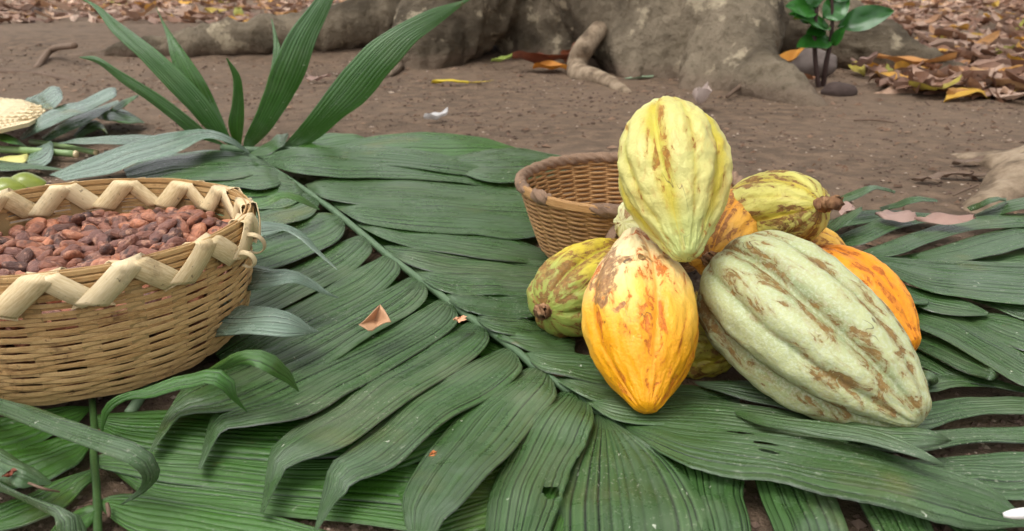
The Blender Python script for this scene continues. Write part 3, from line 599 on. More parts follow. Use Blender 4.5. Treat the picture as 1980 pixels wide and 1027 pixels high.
# ---- back frond: leaves standing up, one arching over, others lying behind the main frond
fg = empty('palm_frond', atz(480, 292, 0), 'palm frond with long leaves standing upright at the back left', 'palm frond')
tube('rachis', [atz(x, y, .02) for x, y in [(430, 285), (480, 290), (560, 290), (680, 300), (800, 318)]], .006, M['rachis'], fg, seg=8, n=24)
Y0 = 1.44
UU = [
 ([(450,286,462,292),(400,250,443,260),(360,207,410,207),(317,163,372,160),(267,110,325,115),(217,63,270,72),(177,10,205,25),(140,-12,142,-10)], [Y0, Y0-.02, Y0-.03, Y0-.03, Y0-.02, Y0, Y0+.03, Y0+.06], 9, 'leaf_up'),
 ([(440,275,452,282),(372,190,418,202),(345,150,396,156),(330,110,366,112),(322,72,340,76),(312,42,318,44),(301,12,302,13)], [Y0+.03, Y0+.05, Y0+.05, Y0+.06, Y0+.08, Y0+.1, Y0+.12], 7, 'leaf_fresh'),
 ([(425,280,440,284),(383,240,372,262),(333,200,333,232),(283,167,283,194),(233,137,233,158),(187,110,190,124),(153,110,155,112)], [Y0-.02, Y0-.06, Y0-.08, Y0-.09, Y0-.09, Y0-.09, Y0-.08], 6, 'leaf_up'),
 ([(455,286,465,290),(441,240,472,233),(448,200,471,185),(450,152,463,144),(437,112,439,112)], [Y0+.01, Y0-.02, Y0-.04, Y0-.05, Y0-.06], 5, 'leaf_up'),
 ([(500,250,508,252),(515,170,530,175),(528,110,540,95),(528,70,537,74),(524,36,526,37)], [Y0+.06, Y0+.1, Y0+.13, Y0+.15, Y0+.17], 4, 'leaf_fresh'),
 ([(470,284,483,289),(472,268,500,276),(490,230,530,243),(510,177,567,187),(530,120,594,133),(560,60,612,77),(600,10,640,13),(650,-55,668,-50)], [Y0, Y0, Y0-.02, Y0-.04, Y0-.05, Y0-.05, Y0-.04, Y0-.02], 9, 'leaf_up'),
 ([(538,290,570,293),(560,267,617,267),(592,230,660,230),(640,165,705,198),(693,103,760,133),(743,63,804,83),(827,20,845,50),(897,0,900,6),(930,-14,930,-12)], [Y0, Y0, Y0-.02, Y0-.03, Y0-.03, Y0-.02, Y0, Y0+.02, Y0+.03], 9, 'leaf_up')]
for st, ys, n, mt in UU: leaflet(fg, HH(st, ys), n, mode='y', mat=mt, arch=.004, amp=.0012, up=(0, -1, .35))
GG = [
 ([(478,290,482,297),(440,262,440,276),(390,250,398,268),(320,258,345,292),(235,282,265,315),(165,308,205,337),(95,338,125,350)], [.03,.06,.07,.06,.045,.03,.015], 7, 'leaf_pale'),
 ([(300,262,300,276),(230,262,232,279),(160,268,165,278),(113,276,113,278)], [.02,.03,.03,.02], 5, 'leaf_pale'),
 ([(480,300,486,304),(510,280,520,298),(530,264,545,285),(556,257,558,262)], [.02,.03,.035,.03], 5, 'leaf'),
 ([(560,292,566,298),(620,262,630,290),(670,258,690,280),(705,266,710,275)], [.015,.02,.02,.014], 6, 'leaf_fresh'),
 ([(640,292,647,300),(700,268,712,304),(775,257,788,306),(860,257,882,305),(930,266,950,303),(1000,286,1000,300)], [.014,.024,.026,.024,.018,.012], 9, 'leaf_fresh'),
 ([(800,310,808,322),(870,303,882,334),(930,290,942,350),(1000,286,1012,350),(1060,297,1080,335),(1120,308,1120,314)], [.016,.024,.028,.026,.02,.012], 9, 'leaf'),
 ([(560,288,566,298),(650,284,662,314),(760,284,772,322),(860,300,872,334),(970,328,970,344)], [.02,.034,.036,.03,.02], 7, 'leaf'),
 ([(330,300,330,312),(400,290,410,315),(470,292,480,320),(530,310,535,330)], [.012,.015,.015,.012], 7, 'leaf_pale'),
 ([(200,292,205,300),(280,285,290,310),(360,300,365,330),(440,330,445,350)], [.010,.014,.014,.012], 7, 'leaf_pale')]
for st, hs, n, mt in GG: leaflet(fg, HH(st, hs), n, mat=mt, arch=.003)

# ---- cut leaves and stems heaped at the far left
CUT = [
 ([(37,266,43,271),(80,222,102,243),(120,202,147,224),(164,192,192,204),(205,172,222,187),(223,170,226,178)], [.02,.05,.06,.065,.08,.08], 7, 'leaf_pale', 'silvery cut palm leaf bent upward beside the straw mat'),
 ([(80,266,88,274),(123,236,125,258),(164,217,175,234),(200,204,206,213),(228,194,230,198)], [.015,.03,.035,.04,.045], 6, 'leaf_pale', 'narrow silvery cut palm leaf below the bent one at far left'),
 ([(184,224,190,230),(215,211,214,234),(245,215,248,238),(279,236,280,238)], [.02,.03,.028,.012], 5, 'leaf_fresh', 'bright green leaf scrap on bare earth at far left'),
 ([(212,214,216,220),(235,196,240,206),(255,188,258,194),(268,184,268,186)], [.03,.05,.06,.06], 4, 'leaf_fresh', 'small bright green leaf tip pointing up right at far left'),
 ([(48,192,60,206),(80,178,105,210),(97,168,120,194),(112,168,121,180)], [.03,.06,.075,.075], 6, 'leaf_pale', 'folded grey green leaf standing behind the straw mat'),
 ([(140,262,150,270),(165,235,190,250),(185,230,204,256),(205,262,206,264)], [.012,.02,.02,.012], 5, 'leaf', 'dark leaf piece under the silvery cut leaves'),
 ([(-30,245,-30,270),(0,256,0,274),(25,264,28,280),(52,284,53,285)], [.03,.035,.03,.015], 5, 'leaf_fresh', 'green pointed leaf below the straw mat at left edge'),
 ([(50,312,56,318),(64,290,88,320),(85,278,102,300),(98,273,103,278)], [.008,.014,.02,.022], 5, 'leaf_pale', 'pale torn leaf piece crossing under the cut stems'),
 ([(-10,306,-8,314),(12,304,18,316),(40,300,48,313),(56,301,56,304)], [.006,.01,.01,.006], 4, 'yellow', 'yellowed leaf scrap near the left edge'),
 ([(-40,306,-40,322),(0,310,0,330),(61,318,61,328),(121,327,121,329)], [.012,.016,.014,.01], 5, 'leaf', 'long green leaf strip just behind the bean basket')]
M['yellow'] = mat_plain('yellow_leaf', [lin(190, 180, 90), lin(220, 214, 140)], 20, .5, .3, .0005, trans=.1)
for st, hs, n, mt, lb in CUT:
    o = leaflet(None, HH(st, hs), n, mat=mt, arch=.004, name='cut_leaf'); tag(o, lb, 'leaf', 'cut leaves heaped at far left')
def cut_stem(p, r, lb):
    e = empty('palm_stalk', p[0], lb, 'stem', 'cut stems at far left')
    tube('stem', p, r, M['stem_cut'], e, seg=14, n=12); d = (p[-1] - p[-2]).normalized()
    tube('cut_end', [p[-1] + d * .0005, p[-1] + d * .004], [r[-1] * 1.06, r[-1] * .9], M['band'], e, seg=14)
cut_stem([atz(-60, 284, .02), atz(0, 289, .018), atz(70, 292, .017), atz(145, 298, .014)], [.0065, .0065, .006, .006], 'pale green cut stem lying level at the left edge')
cut_stem([atz(60, 274, .012), atz(110, 281, .011), atz(185, 295, .010)], [.005, .005, .005], 'darker green cut stem pointing at the basket from far left')

# ================================================================== BASKETS
def ring_strip(name, parent, th, rad, z, hgt, thk, mat, tilt=None, closed=True):
    """flat strip bent round the basket: th, rad, z arrays; hgt tall, thk thick"""
    k = len(th); V = []; Fc = []
    c, s = np.cos(th), np.sin(th)
    for i in range(k):
        h = hgt[i] if hasattr(hgt, '__len__') else hgt
        for dr, dzz in ((-thk/2, -h/2), (thk/2, -h/2), (thk*.5, h*.30), (thk/4, h/2), (-thk/2, h/2)):
            V.append(((rad[i] + dr) * c[i], (rad[i] + dr) * s[i], z[i] + dzz))
    m = 5; e = k if closed else k - 1
    for i in range(e):
        j = (i + 1) % k
        for a in range(m): b = (a + 1) % m; Fc.append((i*m+a, j*m+a, j*m+b, i*m+b))
    if not closed: Fc.append(tuple(range(m - 1, -1, -1))); Fc.append(tuple((k-1)*m + a for a in range(m)))
    me = mesh(name, V, Fc); uv = me.uv_layers.new(name='UVMap'); vi = np.zeros(len(me.loops), int); me.loops.foreach_get('vertex_index', vi)
    uv.data.foreach_set('uv', np.c_[(vi % m) / m, (vi // m) * .12].ravel())
    o = link(name, me, mat, parent, False); return o
# ---- bean basket
bc = Vector((-.351, .619, .016)); BR, BB_, BZ = .133, .117, .106
bk = empty('woven_basket', bc, 'pale woven palm basket with crossed lacing on its rim, full of brown beans', 'basket')
def brad(z, th=0):
    t = z / BZ; r = BB_ - .012 * (1 - min(1, t / .22)) ** 2 + (BR - BB_) * (t ** .9) + .003 * math.sin(math.pi * t)
    return r
NS = 26
for i in range(NS):
    a = 2 * math.pi * (i + .5) / NS; V = []; Fc = []
    zs = np.linspace(-.0, BZ - .004, 12)
    for z in zs:
        r = brad(z) - .0003
        for da, dr in ((-.0058, -.0006), (.0058, -.0006), (.0058, .0006), (-.0058, .0006)):
            aa = a + da / r; V.append(((r + dr) * math.cos(aa), (r + dr) * math.sin(aa), z))
    for k in range(len(zs) - 1):
        for q in range(4): w2 = (q + 1) % 4; Fc.append((k*4+q, k*4+w2, (k+1)*4+w2, (k+1)*4+q))
    Fc += [(3, 2, 1, 0), tuple((len(zs)-1)*4 + q for q in range(4))]
    me = mesh('stake', V, Fc); me.uv_layers.new(name='UVMap'); link('stake', me, M['stake'], bk, False)
rows = 31; kk = NS * 12
for r_ in range(rows):
    z0 = .003 + (BZ - .0065) * r_ / (rows - 1); th = np.linspace(0, 2 * math.pi, kk, endpoint=False)
    sd = random.random() * 50
    wob = np.array([noise.noise((math.cos(t) * 2.6 + sd, math.sin(t) * 2.6, r_ * .3)) for t in th])
    wob2 = np.array([noise.noise((math.cos(t) * 9 + sd, math.sin(t) * 9, r_ * .7)) for t in th])
    und = np.cos(th * NS / 2 + math.pi * (r_ % 2) + .5 * wob) + .25
    z = z0 + .0013 * wob + .0005 * wob2; rad = np.array([brad(q) for q in z]) + .0013 * und + .0005 * wob2
    hg = .0024 * (1 + .38 * wob2 + .14 * und)
    ring_strip('weaver', bk, th, rad, z, hg, .0011, M['strip'])
for dr, zz in ((.0036, BZ - .0035), (.0040, BZ - .0080), (-.0034, BZ - .0035), (-.0036, BZ - .0080), (.0002, BZ - .001), (.0018, BZ + .0012), (-.0016, BZ + .0014), (.0038, BZ - .0126), (-.0036, BZ - .0126)):
    th = np.linspace(0, 2 * math.pi, 160, endpoint=False); wob = np.array([noise.noise((math.cos(t) * 3, math.sin(t) * 3, dr * 900 + zz * 700)) for t in th])
    ring_strip('rim_hoop', bk, th, brad(BZ) + dr + .0005 * wob, zz + .0012 * wob, .0034, .0012, M['strip'])
# the broad band that laces the rim: two opposite spirals, one piece for each turn
TURNS = 15
def lacing(sgn, i, off):
    V = []; K = 34; th0 = 2 * math.pi * (i + off) / TURNS; span = 2 * math.pi / TURNS
    bw = .0128 * random.uniform(.9, 1.12); rc = brad(BZ); lay = .0010 if sgn > 0 else 0
    a = .0056 + lay; b = .0100 + lay; tl = random.uniform(-.0015, .0015)
    for k in range(K):
        f = k / (K - 1); th = th0 + sgn * (f - .5) * span * 1.02
        # up the outside, over the rim, down the inside, back underneath
        if f < .42: g = f / .42; dr, dz = a + .0010 * math.sin(math.pi * g), -b + 2 * b * g
        elif f < .54: g = (f - .42) / .12; dr, dz = a * math.cos(math.pi * g), b + .0020 * math.sin(math.pi * g)
        elif f < .93: g = (f - .54) / .39; dr, dz = -a, b - 2 * b * g
        else: g = (f - .93) / .07; dr, dz = -a * math.cos(math.pi * g * .9), -b
        for e in (-1, 0, 1):
            sl = sgn * .62 * (1 if dr > 0 else -1); tt = th + e * bw * .70 / rc
            r2 = rc + dr + (.0006 if e == 0 else 0) * (1 if dr > 0 else -1); V.append((r2 * math.cos(tt), r2 * math.sin(tt), BZ - .0110 + dz - sl * e * bw * .34 * min(1, abs(dr) / a) + tl))
    Fc = [(k*3+e, k*3+e+1, (k+1)*3+e+1, (k+1)*3+e) for k in range(K-1) for e in range(2)]
    me = mesh('rim_lacing', V, Fc); uv = me.uv_layers.new(name='UVMap'); vi = np.zeros(len(me.loops), int); me.loops.foreach_get('vertex_index', vi)
    uv.data.foreach_set('uv', np.c_[(vi % 3) / 3 * .6, (vi // 3) * .05].ravel())
    o = link('rim_lacing', me, M['band'], bk); s = o.modifiers.new('t', 'SOLIDIFY'); s.thickness = .0007; s.offset = 1
for i in range(TURNS):
    jj = random.uniform(-.07, .07); lacing(1, i, jj + .02); lacing(-1, i, jj - .02)
# loose loop of band at the join on the right
for (a0, r0, zz) in ((-.02, .010, -.004), (-.13, .008, -.012)):
    P = []
    for k in range(16):
        f = k / 15; an = -2.2 + f * 5.2; P.append(bc + Vector(((brad(BZ) + .010 + r0 * math.cos(an)) * math.cos(a0 - f * .08), (brad(BZ) + .010 + r0 * math.cos(an)) * math.sin(a0 - f * .08), BZ - .012 + zz + r0 * .9 * math.sin(an))))
    V, Fc = tube_data(P, .0022, seg=8, n=30, ell=.35); V = [v - np.array(bc) for v in V]
    me = mesh('loose_loop', V, Fc); me.uv_layers.new(name='UVMap'); link('loose_loop', me, M['band'], bk)
# woven bottom
V = [(0, 0, .0025)]; K = 60; rr = brad(.002) - .001
for k in range(K): a = 2 * math.pi * k / K; V.append((rr * math.cos(a), rr * math.sin(a), .0025))
me = mesh('base', V, [(0, k + 1, (k + 1) % K + 1) for k in range(K)]); me.uv_layers.new(name='UVMap'); o = link('base', me, M['stake'], bk, False); s = o.modifiers.new('t', 'SOLIDIFY'); s.thickness = .002

# ---- cacao beans
def bean_mesh(seed):
    V = []; Fc = []; A_, B_ = 16, 12
    for i in range(A_ + 1):
        u = math.pi * i / A_; x = -math.cos(u); r = math.sin(u) ** .82
        for j in range(B_):
            v = 2 * math.pi * j / B_; k = 1 + .22 * noise.noise((x * 2 + seed * 7, math.cos(v), math.sin(v)))
            k *= 1 + .14 * noise.noise((x * 5 + seed * 3, math.cos(v) * 2.5, math.sin(v) * 2.5))
            if abs(v - math.pi / 2) < .4: k *= .95
            V.append((x * .0112, r * k * .0064 * math.cos(v) * (1 - .14 * x), r * k * .0046 * math.sin(v) + .0009 * (x * x) * math.sin(seed)))
    for i in range(A_):
        for j in range(B_): j2 = (j + 1) % B_; Fc.append((i*B_+j, i*B_+j2, (i+1)*B_+j2, (i+1)*B_+j))
    bm = bmesh.new(); me = mesh('cacao_bean', V, Fc); bm.from_mesh(me); bmesh.ops.remove_doubles(bm, verts=bm.verts, dist=.00005); bm.to_mesh(me); bm.free()
    me.materials.append(M['bean']); return me
BV = [bean_mesh(s) for s in range(7)]
cells = {}
def bean_top(x, y): return .076 + .014 * math.exp(-(((x - .055) / .05) ** 2 + ((y - .055) / .06) ** 2)) + .006 * noise.noise((x * 30, y * 30, 1)) - .004 * (y < -.06)
cand = []
for layer in range(3):
    got = []; tries = 0
    while tries < 9000:
        tries += 1; a = random.random() * 6.2832; rr = .119 * math.sqrt(random.random()); x, y = rr * math.cos(a), rr * math.sin(a)
        if all((x - q[0]) ** 2 + (y - q[1]) ** 2 > .0116 ** 2 for q in got): got.append((x, y))
    cand.append(got)
vis = [(x, y, l) for l in (2, 1) for (x, y) in cand[l] if x + bc.x > -.64 * (y + bc.y) - .02]
mass = []
nb = 0
for l in (2, 1, 0):
    for (x, y) in cand[l]:
        seen = x + bc.x > -.64 * (y + bc.y) - .03
        z = bean_top(x, y) - (2 - l) * .0085 + random.uniform(-.002, .002)
        rot = Matrix.Rotation(random.random() * 6.283, 4, 'Z') @ Matrix.Rotation(random.gauss(0, .38), 4, 'Y') @ Matrix.Rotation(random.gauss(0, .7), 4, 'X')
        s = random.uniform(.84, 1.12); mw = Matrix.Translation(bc + Vector((x, y, z))) @ rot @ Matrix.Scale(s, 4)
        if l >= 1 and seen and nb < 300:
            o = bpy.data.objects.new('cacao_bean', random.choice(BV)); COL.objects.link(o); o.matrix_world = mw; nb += 1
            tag(o, 'dried brown cacao bean heaped in the pale woven basket', 'bean', 'cacao beans in the woven basket')
        else: mass.append(mw)
for lev in (.012, .026, .040):
    for i in range(90):
        a = random.random() * 6.28; rr = .104 * math.sqrt(random.random())
        mass.append(Matrix.Translation(bc + Vector((rr * math.cos(a), rr * math.sin(a), lev))) @ Matrix.Rotation(random.random() * 6.28, 4, 'Z'))
bm = bmesh.new()
for mw in mass:
    k = len(bm.verts); bm.from_mesh(BV[0]); bm.verts.ensure_lookup_table(); bmesh.ops.transform(bm, matrix=mw, verts=bm.verts[k:])
me = bpy.data.meshes.new('cacao_beans_below'); bm.to_mesh(me); bm.free(); me.materials.append(M['bean'])
for p in BV: p.polygons.foreach_set('use_smooth', [True] * len(p.polygons))
tag(link('cacao_beans_below', me), 'deeper layer of cacao beans filling the woven basket', 'beans', None, 'stuff')

# ---- brown wicker basket behind the pods
wc = Vector((.126, .845, .018)); WR, WB, WZ = .117, .088, .081
wk = empty('wicker_basket', wc, 'small brown wicker basket with twisted fibre rim standing behind the pods', 'basket')
def wrad(z): t = z / WZ; return WB + (WR - WB) * t ** .85 - .006 * max(0, 1 - t / .15) ** 2
NW = 32
for i in range(NW):
    a = 2 * math.pi * (i + .5) / NW
    V, Fc = tube_data([((wrad(z)) * math.cos(a), wrad(z) * math.sin(a), z) for z in np.linspace(0, WZ, 10)], .0017, seg=6)
    me = mesh('stake', V, Fc); me.uv_layers.new(name='UVMap'); link('stake', me, M['wick'], wk)
rows = 29
for r_ in range(rows):
    kk = NW * 6; z0 = .002 + (WZ - .008) * r_ / (rows - 1); th = np.linspace(0, 2 * math.pi, kk, endpoint=False); sd = random.random() * 40
    wob = np.array([noise.noise((math.cos(t) * 3 + sd, math.sin(t) * 3, 0)) for t in th]); und = np.cos(th * NW / 2 + math.pi * (r_ % 2))
    z = z0 + .0006 * wob; rad = np.array([wrad(q) for q in z]) + .0019 * und
    V = []; Fc = []; m = 6
    for i in range(kk):
        for q in range(m):
            an = 2 * math.pi * q / m; rq = rad[i] + .0018 * math.cos(an); V.append((rq * math.cos(th[i]), rq * math.sin(th[i]), z[i] + .00165 * math.sin(an)))
    for i in range(kk):
        j = (i + 1) % kk
        for q in range(m): q2 = (q + 1) % m; Fc.append((i*m+q, j*m+q, j*m+q2, i*m+q2))
    me = mesh('weaver', V, Fc); uv = me.uv_layers.new(name='UVMap'); vi = np.zeros(len(me.loops), int); me.loops.foreach_get('vertex_index', vi)
    uv.data.foreach_set('uv', np.c_[(vi % m) / m, (vi // m) * .1].ravel()); link('weaver', me, M['wick'], wk)
def rope(name, parent, t0, t1, mat, r0=.0064, twist=46, z=WZ, dr=0, lobes=4, fade=.06):
    K = max(10, int((t1 - t0) / .025)); V = []; Fc = []; S = 20; sd = random.random() * 30
    for i in range(K + 1):
        f = i / K; th = t0 + (t1 - t0) * f; e = min(1, f / fade + .25, (1 - f) / fade + .25)
        for s in range(S):
            a = 2 * math.pi * s / S; lob = abs(math.sin(lobes * .5 * a + twist * th * .5)) ** .6
            rr = r0 * e * (.62 + .50 * lob + .22 * noise.noise((th * 9 + sd, a * 1.5, 0)))
            q = wrad(WZ) + dr + rr * math.cos(a) * .9
            V.append((q * math.cos(th), q * math.sin(th), z + rr * math.sin(a) + .0012 * noise.noise((th * 4, sd, 0))))
    for i in range(K):
        for s in range(S): s2 = (s + 1) % S; Fc.append((i*S+s, (i+1)*S+s, (i+1)*S+s2, i*S+s2))
    Fc += [tuple(range(S)), tuple(K*S + s for s in range(S - 1, -1, -1))]
    me = mesh(name, V, Fc); uv = me.uv_layers.new(name='UVMap'); vi = np.zeros(len(me.loops), int); me.loops.foreach_get('vertex_index', vi)
    uv.data.foreach_set('uv', np.c_[((vi % S) + (vi // S) * 1.3) / S * 2.0, (vi // S) * .06].ravel()); link(name, me, mat, parent)
th = np.linspace(0, 2 * math.pi, 100, endpoint=False)
ring_strip('rim_hoop', wk, th, np.full(100, wrad(WZ) + .002), np.full(100, WZ), .008, .003, M['wick'])
ring_strip('rim_hoop', wk, th, np.full(100, wrad(WZ) - .002), np.full(100, WZ - .001), .008, .003, M['wick'])
rope('rim_wrap', wk, R(-30), R(205), M['fibre']); rope('rim_wrap', wk, R(206), R(222), M['fibre'], .0066, fade=.25); rope('rim_wrap', wk, R(240), R(300), M['fibre'], .0066, fade=.2)
# loose torn flap of fibre on the front wall
fl = []
for (dx, dz, dr) in ((0, 0, .004), (-.006, -.010, .010), (-.009, -.022, .012), (-.004, -.034, .006)):
    a = R(258); fl.append(((wrad(WZ - .02) + dr) * math.cos(a) + dx, (wrad(WZ - .02) + dr) * math.sin(a), WZ - .012 + dz))
V, Fc = tube_data(fl, [.004, .006, .006, .003], seg=8, n=14, ell=.25); me = mesh('torn_flap', V, Fc); me.uv_layers.new(name='UVMap'); link('torn_flap', me, M['fibre'], wk)
K = 48; V = [(0, 0, .002)] + [(wrad(.002) * math.cos(2*math.pi*k/K), wrad(.002) * math.sin(2*math.pi*k/K), .002) for k in range(K)]
me = mesh('base', V, [(0, k + 1, (k + 1) % K + 1) for k in range(K)]); me.uv_layers.new(name='UVMap'); o = link('base', me, M['wick'], wk, False); s = o.modifiers.new('t', 'SOLIDIFY'); s.thickness = .002

# ================================================================== CACAO PODS
def pod(A, B, rad, mat, label, prof, ridge=.075, roll=0, bend=0, wart=.0012, stalk=None, seed=0, flat=1.0, pairs=5, split=.45):
    """ridged cacao pod from stem end A to tip B"""
    L = (B - A).length; z = (B - A).normalized(); tv = Vector((0, 0, H)) - (A + B) / 2; x = (tv - z * tv.dot(z)).normalized(); y = z.cross(x)      # local +X looks at the viewer
    ROT = Matrix((x, y, z)).transposed().to_4x4()
    e = empty('cacao_pod', A, label, 'cacao pod', 'cacao pods heaped on the fronds'); e.rotation_euler = ROT.to_euler()
    A_, S = 120, 160; V = []; rd = []; pu = []; us = [p[0] for p in prof]; rs = [p[1] for p in prof]
    pr = catmull(np.c_[us, rs], 240); prx, pry = pr[:, 0], pr[:, 1]
    for i in range(A_ + 1):
        u = .5 - .5 * math.cos(math.pi * i / A_); r = max(0, float(np.interp(u, prx, pry))) * rad
        zz = u * L; env = min(1, u / .10) * min(1, (1 - u) / .16)
        for s in range(S):
            a = 2 * math.pi * s / S; aw = a + roll + .055 * noise.noise((u * 2.2 + seed, math.cos(a), math.sin(a))) + .05 * math.sin(u * 3 + seed)
            # five broad ribs, each split by a shallow groove
            big = abs(math.sin(pairs * aw * .5)) ** .7; small = abs(math.sin(pairs * aw)) ** .6
            g = (1 - split) * big + split * small; k = 1 + ridge * (g - .62) * (.55 + .45 * env)
            nn = noise.noise((math.cos(a) * 1.6 + seed * 3, math.sin(a) * 1.6, u * 3.2)); n2 = noise.noise((math.cos(a) * 5 + seed, math.sin(a) * 5, u * 11)); n3 = noise.noise((math.cos(a) * 13 + seed, math.sin(a) * 13, u * 26))
            rr = r * k * (1 + .022 * nn) + wart * (n2 * .9 + n3 * .45) * min(1, r / (.3 * rad))
            V.append((rr * math.cos(a) + bend * L * math.sin(math.pi * u), rr * math.sin(a) * flat, zz)); rd.append(g); pu.append(u)
    Fc = [(i*S+s, i*S+(s+1)%S, (i+1)*S+(s+1)%S, (i+1)*S+s) for i in range(A_) for s in range(S)]
    me = mesh('shell', V, Fc); bm = bmesh.new(); 
    at = me.attributes.new('ridge', 'FLOAT', 'POINT'); at.data.foreach_set('value', rd); at = me.attributes.new('pu', 'FLOAT', 'POINT'); at.data.foreach_set('value', pu)
    bm.from_mesh(me); bmesh.ops.remove_doubles(bm, verts=bm.verts, dist=.00008); bm.to_mesh(me); bm.free()
    link('shell', me, mat, e)
    if stalk:
        ln, r0, bx = stalk; P = [(0, 0, .004), (0, 0, -.004), (bx * .4, 0, -ln * .5), (bx, 0, -ln)]
        V, Fc = tube_data(P, [r0 * 1.25, r0 * 1.15, r0 * .8, r0 * 1.15], seg=16, n=20)
        V = [np.array(v) * (1 + .0) + np.array([noise.noise(Vector(v) * 350), noise.noise(Vector(v) * 350 + Vector((9, 0, 0))), noise.noise(Vector(v) * 350 + Vector((0, 9, 0)))]) * .0030 for v in V]
        link('stalk', mesh('stalk', V, Fc), M['stalk'], e)
    return e
P_OVAL = [(0, .0), (.02, .30), (.07, .58), (.16, .80), (.30, .96), (.45, 1.0), (.60, .95), (.75, .78), (.87, .52), (.94, .33), (.98, .22), (1, .0)]
P_BLUNT = [(0, .0), (.015, .34), (.06, .64), (.14, .85), (.28, .98), (.45, 1.0), (.62, .93), (.78, .73), (.88, .52), (.95, .34), (.985, .22), (1, .0)]
P_NECK = [(0, .0), (.015, .22), (.06, .36), (.14, .52), (.26, .76), (.42, .97), (.56, 1.0), (.70, .90), (.82, .68), (.91, .42), (.97, .24), (1, .0)]
P_TOP = [(0, .0), (.02, .30), (.06, .48), (.14, .70), (.28, .94), (.45, 1.0), (.60, .95), (.74, .80), (.86, .58), (.94, .40), (.98, .27), (1, .0)]
W_ = lambda *c: lin(*c)
MP = {}
MP['top'] = mat_pod('pod_yellow_green', lin(192, 172, 56), lin(182, 178, 82), lin(206, 200, 134), lin(164, 112, 40), .30, lin(116, 70, 30), lin(178, 186, 112), (.72, .98), lin(196, 176, 50), .46, start_c=lin(206, 206, 140), start=(.02, .2))
MP['green'] = mat_pod('pod_grey_green', lin(132, 142, 92), lin(150, 160, 118), lin(188, 190, 140), lin(130, 98, 46), .52, lin(102, 70, 38), None, (.8, 1), lin(156, 150, 104), .5, wax=lin(182, 188, 162), waxamt=.5)
MP['orange'] = mat_pod('pod_orange', lin(228, 154, 16), lin(236, 178, 40), lin(240, 198, 84), lin(196, 104, 16), .38, lin(150, 74, 24), lin(226, 156, 16), (.55, .8), lin(214, 128, 12), .38, start_c=lin(226, 208, 158), start=(.28, .62),
    extra=[(.030, .022, .074, .019, lin(164, 118, 72), .050), (.026, .026, .046, .014, lin(170, 124, 80), .040), (.030, .020, .104, .008, lin(170, 110, 50), .040), (.036, -.014, .050, .008, lin(176, 126, 70), .040), (.040, -.005, .062, .0040, lin(124, 90, 48), .008), (.040, .006, .067, .0034, lin(84, 62, 50), .009), (.012, -.010, .176, .0060, lin(80, 50, 34), .012)])
MP['left'] = mat_pod('pod_yellow_streaked', lin(206, 176, 30), lin(176, 170, 60), lin(210, 192, 70), lin(140, 96, 48), .72, lin(92, 64, 34), None, (.8, 1), lin(146, 152, 60), .42, start_c=lin(150, 164, 78), start=(.10, .35))
MP['right'] = mat_pod('pod_olive_yellow', lin(186, 168, 50), lin(170, 168, 80), lin(194, 190, 108), lin(120, 78, 40), .66, lin(84, 52, 30), None, (.8, 1), lin(180, 140, 36), .45)
MP['amber'] = mat_pod('pod_amber', lin(232, 142, 8), lin(222, 132, 12), lin(236, 156, 26), lin(176, 92, 18), .60, lin(128, 64, 20), None, (.8, 1), None, .40)
MP['gold'] = mat_pod('pod_gold', lin(214, 156, 34), lin(200, 142, 40), lin(214, 172, 70), lin(140, 84, 40), .72, lin(110, 62, 36), None, (.8, 1), None, .45)
MP['rust'] = mat_pod('pod_rust', lin(216, 152, 44), lin(200, 134, 44), lin(214, 164, 70), lin(142, 92, 52), .72, lin(106, 60, 40), None, (.8, 1), None, .5)
MP['olive'] = mat_pod('pod_olive', lin(176, 168, 58), lin(186, 166, 50), lin(192, 184, 86), lin(134, 90, 44), .62, lin(92, 60, 34), None, (.8, 1), None, .42)
MP['pale'] = mat_pod('pod_pale', lin(196, 190, 120), lin(182, 180, 124), lin(208, 204, 158), lin(140, 100, 60), .5, None, None, (.8, 1), None, .5)
P_NECK = [(0, .0), (.012, .20), (.05, .30), (.12, .44), (.24, .70), (.40, .95), (.53, 1.0), (.66, .93), (.79, .72), (.89, .46), (.96, .26), (.985, .17), (1, .0)]
P_TOP = [(0, .0), (.012, .16), (.05, .34), (.12, .58), (.24, .87), (.38, .99), (.50, 1.0), (.62, .91), (.74, .72), (.86, .47), (.94, .30), (.98, .20), (1, .0)]
PODS = {}
PODS['orange'] = pod(aty(1226, 450, .620), aty(1252, 796, .474), .0418, MP['orange'], 'orange yellow cacao pod with a tan scar, leaning at the front of the heap', P_NECK, .11, .3, seed=1.3, split=.15, wart=.0014)
PODS['green'] = pod(aty(1390, 508, .600), aty(1784, 816, .461), .0510, MP['green'], 'large grey green cacao pod with brown scabs lying at the front right', P_BLUNT, .27, .35, seed=2.1, wart=.0014, split=.5)
PODS['top'] = pod(aty(1281, 197, .645), aty(1327, 503, .535), .0405, MP['top'], 'big pale yellow green cacao pod standing on top of the heap', P_TOP, .19, 1.1, seed=3.7, wart=.0022, split=.4)
PODS['right'] = pod(aty(1588, 396, .628), aty(1388, 428, .740), .0345, MP['right'], 'olive yellow cacao pod with a broken stalk, high on the right of the heap', P_OVAL, .14, .2, stalk=(.022, .0052, .006), seed=4.4, split=.35)
PODS['left'] = pod(aty(1052, 601, .620), aty(1235, 500, .735), .0375, MP['left'], 'streaked yellow green cacao pod with a round stalk scar at left of the heap', P_BLUNT, .22, .7, stalk=(.005, .0056, .001), seed=5.2)
PODS['amber'] = pod(aty(1540, 515, .660), aty(1770, 676, .562), .0410, MP['amber'], 'bright amber cacao pod mostly hidden behind the grey green pod', P_OVAL, .10, .9, seed=6.6)
PODS['gold'] = pod(aty(1500, 505, .700), aty(1648, 512, .690), .0340, MP['gold'], 'small golden brown cacao pod tucked under the olive pod with stalk', P_OVAL, .20, .3, seed=7.9)
